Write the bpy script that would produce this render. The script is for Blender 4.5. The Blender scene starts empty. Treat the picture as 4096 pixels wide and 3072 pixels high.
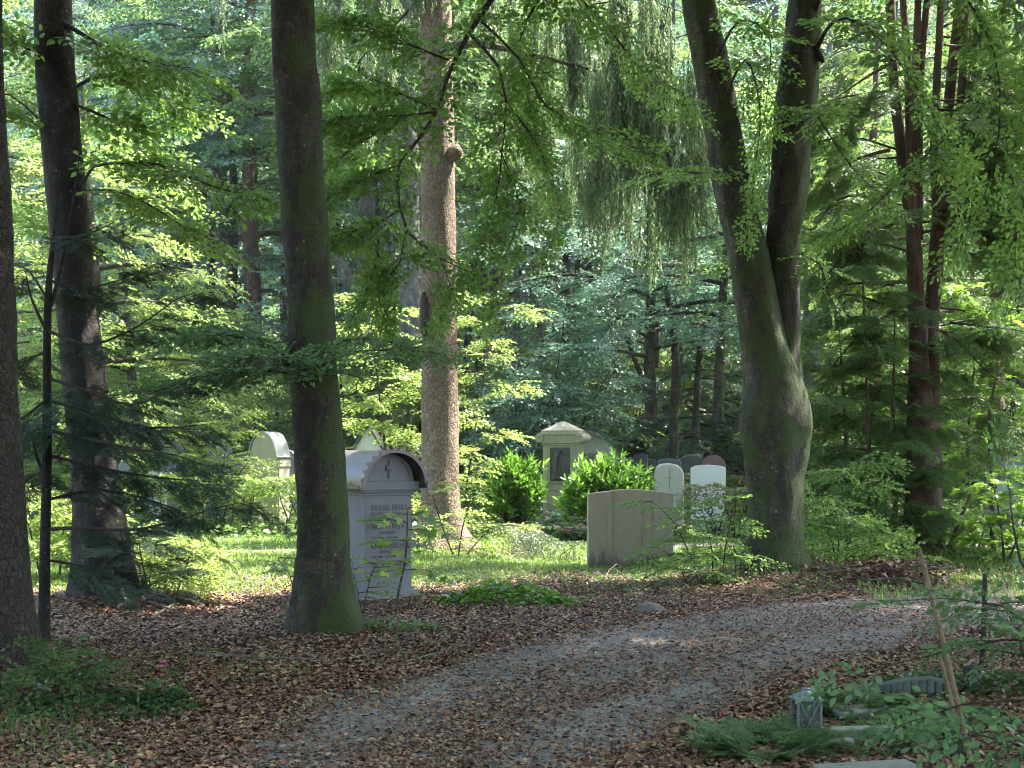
import bpy, bmesh, math, random
import numpy as np
from mathutils import Vector, Matrix
PI = math.pi
rad = math.radians
F = 1422.0; HZ = 450.0; CAMZ = 1.6
S = bpy.context.scene
COL = S.collection

# ------------------------------------------------------------------ camera
cd = bpy.data.cameras.new('camera'); cam = bpy.data.objects.new('camera', cd); COL.objects.link(cam)
cam.location = (0, 0, CAMZ); cam.rotation_euler = (rad(90), 0, 0)
cd.sensor_width = 36; cd.lens = 50.0; cd.shift_y = 66/1024
cd.clip_end = 1000; cd.clip_start = 0.1
cd.dof.use_dof = True; cd.dof.focus_distance = 18; cd.dof.aperture_fstop = 7.0
S.camera = cam
# ------------------------------------------------------------------ sky, sun, exposure
SUN = Vector((0.56, 0.30, 1.0)).normalized()
w = bpy.data.worlds.new("World"); S.world = w; w.use_nodes = True
nt = w.node_tree; bg = nt.nodes['Background']
sky = nt.nodes.new('ShaderNodeTexSky'); sky.sky_type = 'NISHITA'; sky.sun_disc = False
sky.sun_elevation = math.asin(SUN.z); sky.sun_rotation = math.atan2(SUN.x, SUN.y)
sky.air_density = 1.0; sky.dust_density = 2.0
nt.links.new(sky.outputs[0], bg.inputs[0]); bg.inputs[1].default_value = 0.15
sl = bpy.data.lights.new('sun', 'SUN'); sl.energy = 4.2; sl.angle = rad(0.6); sl.color = (1.0, 0.94, 0.84)
so = bpy.data.objects.new('sun', sl); COL.objects.link(so)
so.rotation_euler = SUN.to_track_quat('Z', 'Y').to_euler(); so.location = (10, 6, 30)
S.view_settings.view_transform = 'Standard'; S.view_settings.look = 'None'
S.view_settings.gamma = 1.0; S.view_settings.exposure = 2.92
S.view_settings.use_white_balance = True; S.view_settings.white_balance_temperature = 6700; S.view_settings.white_balance_tint = 12
S.render.engine = 'CYCLES'
S.cycles.max_bounces = 7; S.cycles.diffuse_bounces = 4; S.cycles.glossy_bounces = 2
S.cycles.transmission_bounces = 5; S.cycles.transparent_max_bounces = 6
S.cycles.caustics_reflective = False; S.cycles.caustics_refractive = False
S.cycles.sample_clamp_indirect = 4.0
S.cycles.use_denoising = True; S.cycles.filter_width = 1.1
S.cycles.use_adaptive_sampling = True; S.cycles.adaptive_threshold = 0.02

# ------------------------------------------------------------------ helpers
def P(px, py, Y): return np.array([(px-512)/F*Y, Y, CAMZ+(HZ-py)/F*Y])
def rng_(s): return np.random.default_rng(s)

def tag(o, label=None, cat=None, group=None, kind=None):
    if label: o['label'] = label
    if cat: o['category'] = cat
    if group: o['group'] = group
    if kind: o['kind'] = kind
    return o
def thing(name, label, cat, loc=(0, 0, 0), rz=0.0, group=None):
    o = bpy.data.objects.new(name, None); COL.objects.link(o)
    o.empty_display_size = .2
    o.location = loc; o.rotation_euler = (0, 0, rz)
    return tag(o, label, cat, group)

class Geo:
    """collects quads and builds them as ONE mesh object"""
    def __init__(s): s.V = []; s.F = []; s.M = []; s.A = []; s.n = 0
    def add(s, V, Fc, m=0, a=None):
        V = np.asarray(V, float).reshape(-1, 3); Fc = np.asarray(Fc, np.int64).reshape(-1, 4)
        if len(Fc) == 0: return
        s.V.append(V); s.F.append(Fc+s.n); s.n += len(V)
        s.M.append(np.full(len(Fc), m, np.int32) if np.isscalar(m) else np.asarray(m, np.int32))
        s.A.append(np.full(len(Fc), .5) if a is None else (np.full(len(Fc), float(a)) if np.isscalar(a) else np.asarray(a, float)))
    def arrays(s):
        return np.concatenate(s.V), np.concatenate(s.F), np.concatenate(s.M), np.concatenate(s.A)
    def build(s, name, mats, parent=None, origin=None, smooth=False):
        V, Fc, M, A = s.arrays()
        if origin is not None: V = V-np.asarray(origin, float)
        me = bpy.data.meshes.new(name)
        me.vertices.add(len(V)); me.vertices.foreach_set('co', V.astype(np.float32).ravel())
        me.loops.add(len(Fc)*4); me.loops.foreach_set('vertex_index', Fc.astype(np.int32).ravel())
        me.polygons.add(len(Fc)); me.polygons.foreach_set('loop_start', np.arange(len(Fc), dtype=np.int32)*4)
        me.polygons.foreach_set('material_index', M)
        if smooth is True: me.polygons.foreach_set('use_smooth', np.ones(len(Fc), bool))
        elif smooth is not False: me.polygons.foreach_set('use_smooth', np.isin(M, smooth))
        for m in (mats if isinstance(mats, (list, tuple)) else [mats]): me.materials.append(m)
        at = me.attributes.new('var', 'FLOAT', 'FACE'); at.data.foreach_set('value', A.astype(np.float32))
        me.update(calc_edges=True)
        o = bpy.data.objects.new(name, me); COL.objects.link(o)
        if parent is not None: o.parent = parent
        elif origin is not None: o.location = origin
        return o

def norm(a):
    a = np.asarray(a, float); return a/np.maximum(np.linalg.norm(a, axis=-1, keepdims=True), 1e-9)
def frames(D, N):
    X = norm(D); Y = norm(np.cross(N, X)); Z = np.cross(X, Y)
    return np.stack([X, Y, Z], axis=-1)   # columns
def place(geo, tpl, Ps, D, N, Sc, rng, mbase=0, flip=True, avar=.35):
    """stamp copies of a template (V,F,M,A) at Ps with x axis D and z axis N"""
    V, Fc, M, A = tpl; n = len(Ps)
    if n == 0: return
    R = frames(D, N)
    Vt = V[None].repeat(n, 0)
    if flip: Vt = Vt*np.stack([np.ones(n), rng.choice([-1, 1], n), np.ones(n)], 1)[:, None, :]
    W = np.einsum('nij,nvj->nvi', R, Vt)*np.asarray(Sc).reshape(-1, 1, 1)+np.asarray(Ps)[:, None, :]
    FF = Fc[None]+(np.arange(n)*len(V))[:, None, None]
    AA = np.clip(A[None]+rng.uniform(-avar, avar, n)[:, None], 0, 1)
    geo.add(W.reshape(-1, 3), FF.reshape(-1, 4), np.tile(M+mbase, n), AA.ravel())
def catmull(pts, step):
    pts = np.asarray(pts, float); out = []
    n = len(pts)
    for i in range(n-1):
        p0 = pts[max(i-1, 0)]; p1 = pts[i]; p2 = pts[i+1]; p3 = pts[min(i+2, n-1)]
        k = max(1, int(np.linalg.norm((p2-p1)[:3])/step))
        for j in range(k):
            t = j/k
            out.append(.5*((2*p1)+(-p0+p2)*t+(2*p0-5*p1+4*p2-p3)*t*t+(-p0+3*p1-3*p2+p3)*t**3))
    out.append(pts[-1]); return np.array(out)
def tube(geo, pts, segs=6, m=0, a=.5, step=None, rough=0.0, flare=None, seed=0, close=False, squash=None):
    """pts: rows x,y,z,r ; flare=(amount,height,lobes,exponent)"""
    pts = np.asarray(pts, float)
    if step: pts = catmull(pts, step)
    C = pts[:, :3]; R = np.maximum(pts[:, 3], 1e-4); n = len(C)
    T = norm(np.gradient(C, axis=0))
    ref = np.array([1., 0, 0]) if abs(T[0][0]) < .8 else np.array([0, 0, 1.])
    X = norm(np.cross(np.cross(T, ref), T)); Y = np.cross(T, X)
    th = np.arange(segs)/segs*2*PI
    rr = np.repeat(R[:, None], segs, 1)
    if rough:
        r = rng_(seed+77); z = np.concatenate([[0], np.cumsum(np.linalg.norm(np.diff(C, axis=0), axis=1))])[:, None]
        acc = 0
        for k in range(9):
            k1 = r.integers(1, 7); k2 = r.uniform(.6, 7)*(1 if k < 5 else 2.2)
            acc = acc+np.sin(k1*th[None]+r.uniform(0, 6.3)+k2*z*r.choice([-1, 1]))/(1+.35*k)
        acc = acc+.35*r.normal(size=(n, segs))
        rr = rr*(1+rough*acc*.35)
    if flare:
        am, hh, lobes, ex = flare; r = rng_(seed+5); z = (C[:, 2]-C[0, 2])[:, None]
        lob = .5+.5*np.sin(lobes*th[None]+r.uniform(0, 6)) ; lob = lob**1.5+.35*(.5+.5*np.sin(2*th[None]+r.uniform(0, 6)))
        e = np.exp(-(np.maximum(z, 0)/hh)**ex)
        rr = rr+am*e*(.35+.65*lob)
    V = C[:, None, :]+rr[:, :, None]*(np.cos(th)[None, :, None]*X[:, None, :]+np.sin(th)[None, :, None]*Y[:, None, :])
    i = np.arange(n-1)[:, None]*segs; j = np.arange(segs)[None]; jn = (j+1) % segs
    Fc = np.stack([i+j, i+jn, i+segs+jn, i+segs+j], -1).reshape(-1, 4)
    geo.add(V.reshape(-1, 3), Fc, m, a)
    return pts

# ------------------------------------------------------------------ materials
def nmat(name):
    m = bpy.data.materials.new(name); m.use_nodes = True; t = m.node_tree
    return m, t, t.nodes['Principled BSDF'], t.nodes['Material Output']
def node(t, kind, **kw):
    n = t.nodes.new(kind)
    for k, v in kw.items():
        if k in n.inputs: n.inputs[k].default_value = v
        else: setattr(n, k, v)
    return n
def ramp(t, fac, stops):
    r = t.nodes.new('ShaderNodeValToRGB'); e = r.color_ramp.elements
    while len(e) < len(stops): e.new(.5)
    for x, (p, c) in zip(e, stops): x.position = p; x.color = (*c, 1) if len(c) == 3 else c
    t.links.new(fac, r.inputs[0]); return r.outputs[0]
def mixc(t, fac, a, b, mode='MIX'):
    m = t.nodes.new('ShaderNodeMix'); m.data_type = 'RGBA'; m.blend_type = mode
    for s, v in ((m.inputs[0], fac), (m.inputs[6], a), (m.inputs[7], b)):
        if hasattr(v, 'is_output'): t.links.new(v, s)
        elif isinstance(v, (int, float)): s.default_value = v
        else: s.default_value = (*v, 1)
    return m.outputs[2]
def mth(t, op, a, b=0.0, c=None, clamp=False):
    m = t.nodes.new('ShaderNodeMath'); m.operation = op; m.use_clamp = clamp
    for s, v in zip(m.inputs, (a, b) if c is None else (a, b, c)):
        if hasattr(v, 'is_output'): t.links.new(v, s)
        else: s.default_value = v
    return m.outputs[0]
def coords(t, scale=(1, 1, 1), what='Object'):
    c = t.nodes.new('ShaderNodeTexCoord'); mp = t.nodes.new('ShaderNodeMapping'); mp.inputs['Scale'].default_value = scale
    t.links.new(c.outputs[what], mp.inputs[0]); return mp.outputs[0]
def noise(t, vec, scale, detail=4, rough=.6, out='Fac'):
    n = t.nodes.new('ShaderNodeTexNoise'); n.inputs['Scale'].default_value = scale; n.inputs['Detail'].default_value = detail
    n.inputs['Roughness'].default_value = rough; t.links.new(vec, n.inputs[0]); return n.outputs[out]
def voro(t, vec, scale, feature='F1', out='Distance', rand=1.0):
    n = t.nodes.new('ShaderNodeTexVoronoi'); n.feature = feature; n.inputs['Scale'].default_value = scale
    n.inputs['Randomness'].default_value = rand; t.links.new(vec, n.inputs[0]); return n.outputs[out]
def bump(t, bs, h, strength, dist):
    b = t.nodes.new('ShaderNodeBump'); b.inputs['Strength'].default_value = strength; b.inputs['Distance'].default_value = dist
    t.links.new(h, b.inputs['Height']); t.links.new(b.outputs[0], bs.inputs['Normal'])

def leaf_mat(name, dark, light, trans, tf=.45, rough=.42, spec=.5):
    m, t, bs, out = nmat(name)
    a = node(t, 'ShaderNodeAttribute', attribute_name='var')
    c = ramp(t, a.outputs['Fac'], [(0.0, dark), (1.0, light)])
    t.links.new(c, bs.inputs['Base Color']); bs.inputs['Roughness'].default_value = rough
    bs.inputs['Specular IOR Level'].default_value = spec
    tr = t.nodes.new('ShaderNodeBsdfTranslucent')
    c2 = mixc(t, a.outputs['Fac'], tuple(.7*x for x in trans), tuple(min(1, 1.2*x) for x in trans)); t.links.new(c2, tr.inputs[0])
    mx = t.nodes.new('ShaderNodeMixShader'); mx.inputs[0].default_value = tf
    t.links.new(bs.outputs[0], mx.inputs[1]); t.links.new(tr.outputs[0], mx.inputs[2]); t.links.new(mx.outputs[0], out.inputs[0])
    return m
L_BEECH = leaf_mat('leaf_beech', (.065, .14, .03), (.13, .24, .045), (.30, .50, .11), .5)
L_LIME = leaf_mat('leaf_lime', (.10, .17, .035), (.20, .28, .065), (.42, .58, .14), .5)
L_SKYTINT = leaf_mat('leaf_sky_tint', (.09, .17, .12), (.19, .31, .23), (.17, .36, .22), .36, .36, .9)  # bluish base colour stands in for sky light reflected by the leaves
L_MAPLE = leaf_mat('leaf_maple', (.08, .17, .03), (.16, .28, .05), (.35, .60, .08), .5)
L_DARK = leaf_mat('leaf_dark', (.022, .055, .018), (.05, .11, .035), (.08, .18, .04), .35)
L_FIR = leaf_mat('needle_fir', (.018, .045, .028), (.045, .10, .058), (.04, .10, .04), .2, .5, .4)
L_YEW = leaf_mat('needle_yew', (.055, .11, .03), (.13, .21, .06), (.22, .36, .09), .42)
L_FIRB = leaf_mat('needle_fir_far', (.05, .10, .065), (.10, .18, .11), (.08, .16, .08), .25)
L_WEEP = leaf_mat('needle_spruce', (.09, .14, .065), (.20, .29, .14), (.20, .32, .13), .38, .5)
L_LAUREL = leaf_mat('leaf_laurel', (.05, .13, .02), (.12, .25, .035), (.22, .46, .05), .35, .25, .6)
L_BOX = leaf_mat('leaf_box', (.045, .075, .035), (.10, .14, .075), (.10, .16, .06), .3)
L_HEDGE = leaf_mat('leaf_hedge', (.07, .13, .03), (.17, .24, .06), (.30, .48, .10), .4)
L_DRY = leaf_mat('leaf_dry_hedge', (.12, .085, .06), (.24, .19, .13), (.20, .15, .09), .25)
L_GRASS = leaf_mat('grass_blade', (.10, .17, .035), (.20, .29, .07), (.30, .48, .10), .4)
L_HERB = leaf_mat('leaf_herb', (.045, .095, .03), (.11, .18, .055), (.16, .30, .07), .4)
L_NEAR = leaf_mat('leaf_near', (.08, .16, .075), (.15, .26, .12), (.18, .36, .12), .38)
L_MIXED = leaf_mat('leaf_wood', (.06, .125, .045), (.15, .24, .08), (.25, .44, .12), .42)

def litter_mat():
    m, t, bs, out = nmat('fallen_leaf')
    a = node(t, 'ShaderNodeAttribute', attribute_name='var')
    c = ramp(t, a.outputs['Fac'], [(0, (.028, .012, .009)), (.18, (.08, .028, .017)), (.38, (.16, .062, .034)), (.6, (.23, .115, .065)),
                                   (.82, (.28, .17, .11)), (.96, (.36, .26, .17)), (1, (.24, .20, .06))])
    t.links.new(c, bs.inputs['Base Color']); bs.inputs['Roughness'].default_value = .55
    return m
LITTER = litter_mat()

def bark_beech(name, c1, c2, moss, mossamt, lichen=.5):
    m, t, bs, out = nmat(name)
    v = coords(t); vs = coords(t, (1, 1, .4)); vh = coords(t, (1, 1, 3.0))
    n1 = noise(t, vs, 7, 8, .72); n2 = noise(t, v, 42, 6, .7); n3 = noise(t, v, 2.2, 4, .65); n4 = noise(t, vh, 7, 6, .7)
    base = ramp(t, n1, [(.36, tuple(.55*x for x in c1)), (.47, c1), (.55, tuple((a+b)/2 for a, b in zip(c1, c2))), (.66, c2)])
    base = mixc(t, ramp(t, n4, [(.50, (0, 0, 0)), (.60, (.75, .75, .75))]), base, tuple(.5*x for x in c1))
    base = mixc(t, ramp(t, n3, [(.52, (0, 0, 0)), (.62, (.7, .7, .7))]), base, tuple(.42*x for x in c1))
    base = mixc(t, ramp(t, n2, [(.40, (.8, .8, .8)), (.58, (0, 0, 0))]), base, tuple(.35*x for x in c1))
    d = voro(t, v, 13); d = mth(t, 'ADD', d, mth(t, 'MULTIPLY', n2, .35))
    sp = mth(t, 'MULTIPLY', mth(t, 'LESS_THAN', d, .34), ramp(t, n1, [(.44, (0, 0, 0)), (.54, (1, 1, 1))]))
    base = mixc(t, mth(t, 'MULTIPLY', sp, lichen), base, (.32, .34, .28))
    g = t.nodes.new('ShaderNodeNewGeometry'); sx = t.nodes.new('ShaderNodeSeparateXYZ'); t.links.new(g.outputs['Normal'], sx.inputs[0])
    ob = t.nodes.new('ShaderNodeSeparateXYZ'); t.links.new(v, ob.inputs[0])
    low = mth(t, 'MAXIMUM', mth(t, 'MULTIPLY', mth(t, 'SUBTRACT', .9, ob.outputs['Z']), .10), 0)
    f = mth(t, 'ADD', mth(t, 'MULTIPLY', sx.outputs['X'], .09), mth(t, 'MULTIPLY', n3, 1.1))
    f = mth(t, 'ADD', f, mth(t, 'MULTIPLY', mth(t, 'SUBTRACT', n1, .5), 1.0))
    f = mth(t, 'ADD', mth(t, 'ADD', f, low), mossamt-1.0)
    mk = ramp(t, f, [(.08, (0, 0, 0)), (.15, (.85, .85, .85))])
    base = mixc(t, mk, base, mixc(t, n2, tuple(.35*x for x in moss), tuple(1.7*x for x in moss)))
    t.links.new(base, bs.inputs['Base Color']); bs.inputs['Roughness'].default_value = .85
    h = mth(t, 'ADD', mth(t, 'MULTIPLY', n1, 1.2), mth(t, 'MULTIPLY', n2, .5)); bump(t, bs, h, 1.0, .05)
    return m
B_FRONT = bark_beech('bark_mossy', (.045, .038, .024), (.13, .112, .075), (.038, .062, .010), .52, .4)
B_FORK = bark_beech('bark_fork', (.065, .055, .036), (.19, .165, .115), (.045, .070, .013), .58, .8)
B_DARK = bark_beech('bark_dark', (.028, .024, .019), (.085, .072, .055), (.03, .048, .012), .30, .4)
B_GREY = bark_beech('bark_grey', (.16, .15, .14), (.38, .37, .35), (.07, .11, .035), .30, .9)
B_SLIM = bark_beech('bark_slim', (.07, .062, .05), (.19, .17, .14), (.06, .09, .025), .42)
def bark_flaky(name, c1, c2, crack, scale=9, zs=.7):
    m, t, bs, out = nmat(name); v0 = coords(t, (1, 1, zs)); v = t.nodes.new('ShaderNodeVectorMath'); v.operation = 'ADD'
    nz = noise(t, v0, 6, 4, .6, 'Color'); sc = t.nodes.new('ShaderNodeVectorMath'); sc.operation = 'SCALE'; sc.inputs[3].default_value = .10
    t.links.new(nz, sc.inputs[0]); t.links.new(v0, v.inputs[0]); t.links.new(sc.outputs[0], v.inputs[1]); v = v.outputs[0]
    e = voro(t, v, scale, 'DISTANCE_TO_EDGE'); cc = voro(t, v, scale, 'F1', 'Color')
    n = noise(t, v0, 30, 5, .6); n3 = noise(t, v0, 1.3, 3)
    e2 = voro(t, v, scale*2.3, 'DISTANCE_TO_EDGE')
    sepc = t.nodes.new('ShaderNodeSeparateColor'); t.links.new(cc, sepc.inputs[0])
    base = mixc(t, mth(t, 'ADD', mth(t, 'MULTIPLY', sepc.outputs[0], .55), mth(t, 'MULTIPLY', n, .45)), c1, c2)
    base = mixc(t, ramp(t, n3, [(.42, (0, 0, 0)), (.62, (.5, .5, .5))]), base, tuple(.6*x for x in c1))
    base = mixc(t, ramp(t, mth(t, 'MINIMUM', e, mth(t, 'MULTIPLY', e2, 2.2)), [(.01, (1, 1, 1)), (.07, (0, 0, 0))]), base, crack)
    t.links.new(base, bs.inputs['Base Color']); bs.inputs['Roughness'].default_value = .9
    h = mth(t, 'ADD', ramp(t, e, [(0, (0, 0, 0)), (.18, (1, 1, 1))]), mth(t, 'MULTIPLY', ramp(t, e2, [(0, (0, 0, 0)), (.2, (1, 1, 1))]), .5))
    h = mth(t, 'ADD', h, mth(t, 'MULTIPLY', n, .4)); bump(t, bs, h, 1.0, .022)
    return m
B_SPRUCE = bark_flaky('bark_spruce', (.22, .155, .105), (.44, .35, .26), (.10, .07, .05), 19)
B_SPRUCE_D = bark_flaky('bark_spruce_dark', (.036, .028, .022), (.085, .07, .056), (.018, .014, .011), 23)
B_RED = bark_flaky('bark_red', (.12, .075, .06), (.24, .16, .13), (.06, .04, .03), 11)
_=0
def bark_strip(name, c1, c2):
    m, t, bs, out = nmat(name); v = coords(t, (1, 1, .07)); n = noise(t, v, 34, 6, .7); n2 = noise(t, coords(t), 2.5, 3)
    c = ramp(t, n, [(.3, c1), (.7, c2)]); c = mixc(t, ramp(t, n2, [(.45, (0, 0, 0)), (.65, (.6, .6, .6))]), c, tuple(.5*x for x in c1))
    t.links.new(c, bs.inputs['Base Color']); bs.inputs['Roughness'].default_value = .85; bump(t, bs, n, 1, .02); return m
B_YEW = bark_strip('bark_yew', (.05, .03, .022), (.17, .105, .075))
B_TWIG = bark_strip('bark_twig', (.03, .024, .018), (.08, .06, .045))
B_DEAD = bark_strip('bark_dead', (.09, .08, .065), (.26, .23, .19))
B_STAKE = bark_strip('wood_stake', (.13, .085, .05), (.27, .185, .11))
B_POST = bark_strip('wood_post', (.03, .026, .022), (.07, .06, .05))

def stone_mat(name, col, var=.25, streak=.3, dirt=(.05, .05, .04), speck=0.0, rough=.8, bs_=.25, low=0.0, scale=1.0):
    m, t, bs, out = nmat(name); v = coords(t)
    n1 = noise(t, v, 3*scale, 5, .65); n2 = noise(t, v, 45*scale, 4, .6); ns = noise(t, coords(t, (1, 1, .08)), 11, 5, .65)
    c = mixc(t, n1, tuple(x*(1-var) for x in col), tuple(min(1, x*(1+var)) for x in col))
    c = mixc(t, mth(t, 'MULTIPLY', ramp(t, ns, [(.5, (0, 0, 0)), (.72, (1, 1, 1))]), streak), c, dirt)
    c = mixc(t, mth(t, 'MULTIPLY', n2, .3), c, tuple(x*.6 for x in col))
    if speck:
        d = voro(t, v, 38); c = mixc(t, mth(t, 'MULTIPLY', mth(t, 'LESS_THAN', mth(t, 'ADD', d, mth(t, 'MULTIPLY', n1, .3)), .33), speck), c, tuple(x*.35 for x in col))
    if low:
        ob = t.nodes.new('ShaderNodeSeparateXYZ'); t.links.new(v, ob.inputs[0])
        f = mth(t, 'ADD', mth(t, 'SUBTRACT', low, ob.outputs['Z']), mth(t, 'MULTIPLY', mth(t, 'SUBTRACT', noise(t, coords(t, (1, 1, .4)), 7, 5, .7), .5), .7))
        c = mixc(t, ramp(t, f, [(.0, (0, 0, 0)), (.16, (.85, .85, .85))]), c, dirt)
    t.links.new(c, bs.inputs['Base Color']); bs.inputs['Roughness'].default_value = rough
    bump(t, bs, mth(t, 'ADD', n2, mth(t, 'MULTIPLY', n1, .6)), bs_, .01)
    return m
M_GREYST = stone_mat('stone_blue_grey', (.215, .215, .235), .12, .25, (.16, .15, .15))
M_CONC = stone_mat('stone_concrete', (.31, .275, .205), .22, .55, (.09, .08, .06), .5, .9, .4, .22)
M_LIME = stone_mat('stone_limestone', (.34, .33, .25), .35, .6, (.13, .11, .07), .35, .85, .35, .38)
M_CREAM = stone_mat('stone_cream', (.50, .47, .36), .18, .4, (.20, .19, .14), .8, .9, .6, .2)
M_PALE = stone_mat('stone_pale', (.54, .54, .48), .25, .6, (.24, .24, .20), .4, .8, .25)
M_WHITE = stone_mat('stone_white', (.82, .82, .81), .05, .3, (.6, .6, .57), 0, .5, .05)
M_DKGR = stone_mat('granite_dark', (.10, .11, .125), .3, .2, (.04, .04, .04), .5, .45, .1)
M_BLUE = stone_mat('stone_slate', (.20, .23, .26), .2, .3, (.10, .11, .11), .2)
M_BROWN = stone_mat('granite_brown', (.20, .13, .11), .25, .4, (.28, .27, .26), .3, .4)
M_MOTTLE = stone_mat('stone_mottled', (.09, .11, .10), .5, .4, (.22, .25, .22), .8)
M_SLAB = stone_mat('stone_slab', (.27, .28, .25), .25, .5, (.10, .11, .08), .4)
def metal_mat(name, col, rough=.45, metal=.6, st=.3):
    m, t, bs, out = nmat(name); v = coords(t); n = noise(t, v, 7, 5, .6)
    c = mixc(t, n, tuple(x*(1-st) for x in col), tuple(min(1, x*(1+st)) for x in col)); t.links.new(c, bs.inputs['Base Color'])
    bs.inputs['Roughness'].default_value = rough; bs.inputs['Metallic'].default_value = metal; bump(t, bs, n, .08, .01); return m
M_COPPER = metal_mat('copper_brown', (.15, .135, .13), .42, .5)
M_ZINC = metal_mat('zinc_sheet', (.55, .58, .60), .35, .7, .1)
M_VERD = metal_mat('copper_green', (.16, .27, .26), .7, .1)
M_BRONZE = metal_mat('bronze_dark', (.07, .065, .075), .45, .5)
M_SILVER = metal_mat('lantern_silver', (.22, .25, .27), .4, .6)
M_LAMPBR = metal_mat('lantern_bronze', (.06, .058, .06), .45, .5)
def plain(name, col, rough=.6, **kw):
    m, t, bs, out = nmat(name); n = noise(t, coords(t), 20, 3)
    c = mixc(t, n, tuple(x*.8 for x in col), tuple(min(1, x*1.15) for x in col)); t.links.new(c, bs.inputs['Base Color'])
    bs.inputs['Roughness'].default_value = rough
    for k, v in kw.items(): bs.inputs[k].default_value = v
    return m
M_LETTER = plain('letter_dark', (.085, .07, .068))
M_LETTER2 = plain('letter_grey', (.13, .12, .10))
M_RUST = plain('letter_rust', (.20, .10, .07))
M_CANDLE = plain('candle_red', (.28, .03, .02), .4)
M_PINK = leaf_mat('petal_pink', (.60, .13, .27), (.80, .35, .50), (.7, .25, .4), .3)
M_WPET = leaf_mat('petal_white', (.65, .62, .55), (.8, .78, .70), (.7, .7, .6), .3)
def glass_mat():
    m, t, bs, out = nmat('lantern_glass'); bs.inputs['Base Color'].default_value = (.45, .55, .50, 1); bs.inputs['Roughness'].default_value = .08
    bs.inputs['IOR'].default_value = 1.2; bs.inputs['Transmission Weight'].default_value = .85; return m
M_GLASS = glass_mat()

def ground_mat():
    m, t, bs, out = nmat('forest_floor'); v = coords(t)
    g = node(t, 'ShaderNodeAttribute', attribute_name='grass').outputs['Fac']
    so_ = node(t, 'ShaderNodeAttribute', attribute_name='soil').outputs['Fac']
    n = noise(t, v, 2.2, 6, .7); nf = noise(t, v, 55, 4, .7)
    lit = ramp(t, nf, [(.3, (.03, .016, .012)), (.5, (.08, .042, .028)), (.7, (.16, .095, .064))])
    gr = ramp(t, nf, [(.3, (.06, .09, .022)), (.7, (.16, .22, .06))])
    soil = ramp(t, nf, [(.3, (.022, .014, .011)), (.7, (.055, .036, .028))])
    f = ramp(t, mth(t, 'ADD', mth(t, 'SUBTRACT', g, .5), n), [(.42, (0, 0, 0)), (.6, (1, 1, 1))])
    c = mixc(t, f, lit, gr); f2 = ramp(t, mth(t, 'ADD', mth(t, 'SUBTRACT', so_, .5), n), [(.42, (0, 0, 0)), (.55, (1, 1, 1))])
    c = mixc(t, f2, c, soil)
    t.links.new(c, bs.inputs['Base Color']); bs.inputs['Roughness'].default_value = .95; bump(t, bs, nf, .8, .02); return m
def gravel_mat(name, a, b):
    m, t, bs, out = nmat(name); v = coords(t)
    vc = voro(t, v, 42, 'F1', 'Color'); sp = t.nodes.new('ShaderNodeSeparateColor'); t.links.new(vc, sp.inputs[0]); n = noise(t, v, 3, 5, .7); n2 = noise(t, v, 120, 3)
    c = mixc(t, sp.outputs[0], a, b); c = mixc(t, mth(t, 'MULTIPLY', ramp(t, n, [(.4, (0, 0, 0)), (.65, (1, 1, 1))]), .6), c, tuple(.45*x for x in a))
    c = mixc(t, mth(t, 'MULTIPLY', n2, .4), c, (.06, .055, .05))
    t.links.new(c, bs.inputs['Base Color']); bs.inputs['Roughness'].default_value = .9; bump(t, bs, voro(t, v, 60), .7, .008); return m
M_GROUND = ground_mat()
M_GRAVEL = gravel_mat('gravel', (.09, .08, .074), (.33, .305, .285))
M_GRAVEL2 = gravel_mat('gravel_pale', (.30, .27, .24), (.46, .42, .38))

# ------------------------------------------------------------------ ground
TREES_AT = [(-3.62, 9.9, .10), (-4.1, 14.7, .14), (-1.55, 12.0, .09), (-.98, 22, .10), (3.28, 17.1, .22), (6.15, 20.7, .15)]
EL = np.array([(-2.6, 3.5), (-2.0, 6.0), (-1.61, 7.34), (-1.36, 9.1), (-.8, 10.1), (-.1, 11.4), (.78, 12.6), (2.46, 14.5), (4.3, 15.9), (6.4, 16.8), (10, 17.8), (20, 19)])
ER = np.array([(-.2, 3.0), (.15, 5.5), (.54, 7.15), (1.26, 8.6), (2.0, 9.9), (2.95, 11.2), (3.85, 12.3), (5.2, 13.6), (7, 14.6), (9, 15.3), (12, 16), (21, 17)])
def hfun(x, y):
    x = np.asarray(x, float); y = np.asarray(y, float)
    h = .03*np.sin(x*.7+1.3)*np.sin(y*.5+.4)+.015*np.sin(x*1.7+y*1.1)
    for tx, ty, a in TREES_AT: h = h+a*np.exp(-((x-tx)**2+(y-ty)**2)/1.3)
    h = h*np.clip((45-y)/10, 0, 1)
    h = h+np.clip(y-52, 0, None)**1.15*.10+np.clip(np.abs(x)-30, 0, None)*.12
    return h
def H(x, y): return float(hfun(x, y))
def polyd(x, y, line):
    """signed side distance to a polyline (positive = left of travel)"""
    x = np.asarray(x, float); y = np.asarray(y, float); best = np.full(x.shape, 1e9); sg = np.zeros(x.shape)
    for (ax, ay), (bx, by) in zip(line[:-1], line[1:]):
        dx, dy = bx-ax, by-ay; t = np.clip(((x-ax)*dx+(y-ay)*dy)/(dx*dx+dy*dy), 0, 1)
        d = np.hypot(x-ax-t*dx, y-ay-t*dy); s_ = np.sign(dx*(y-ay)-dy*(x-ax)); k = d < best
        best = np.where(k, d, best); sg = np.where(k, s_, sg)
    return best*sg
def path_in(x, y):   # >0 inside the gravel way, distance to nearest edge
    return np.minimum(-polyd(x, y, EL), polyd(x, y, ER))
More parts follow.
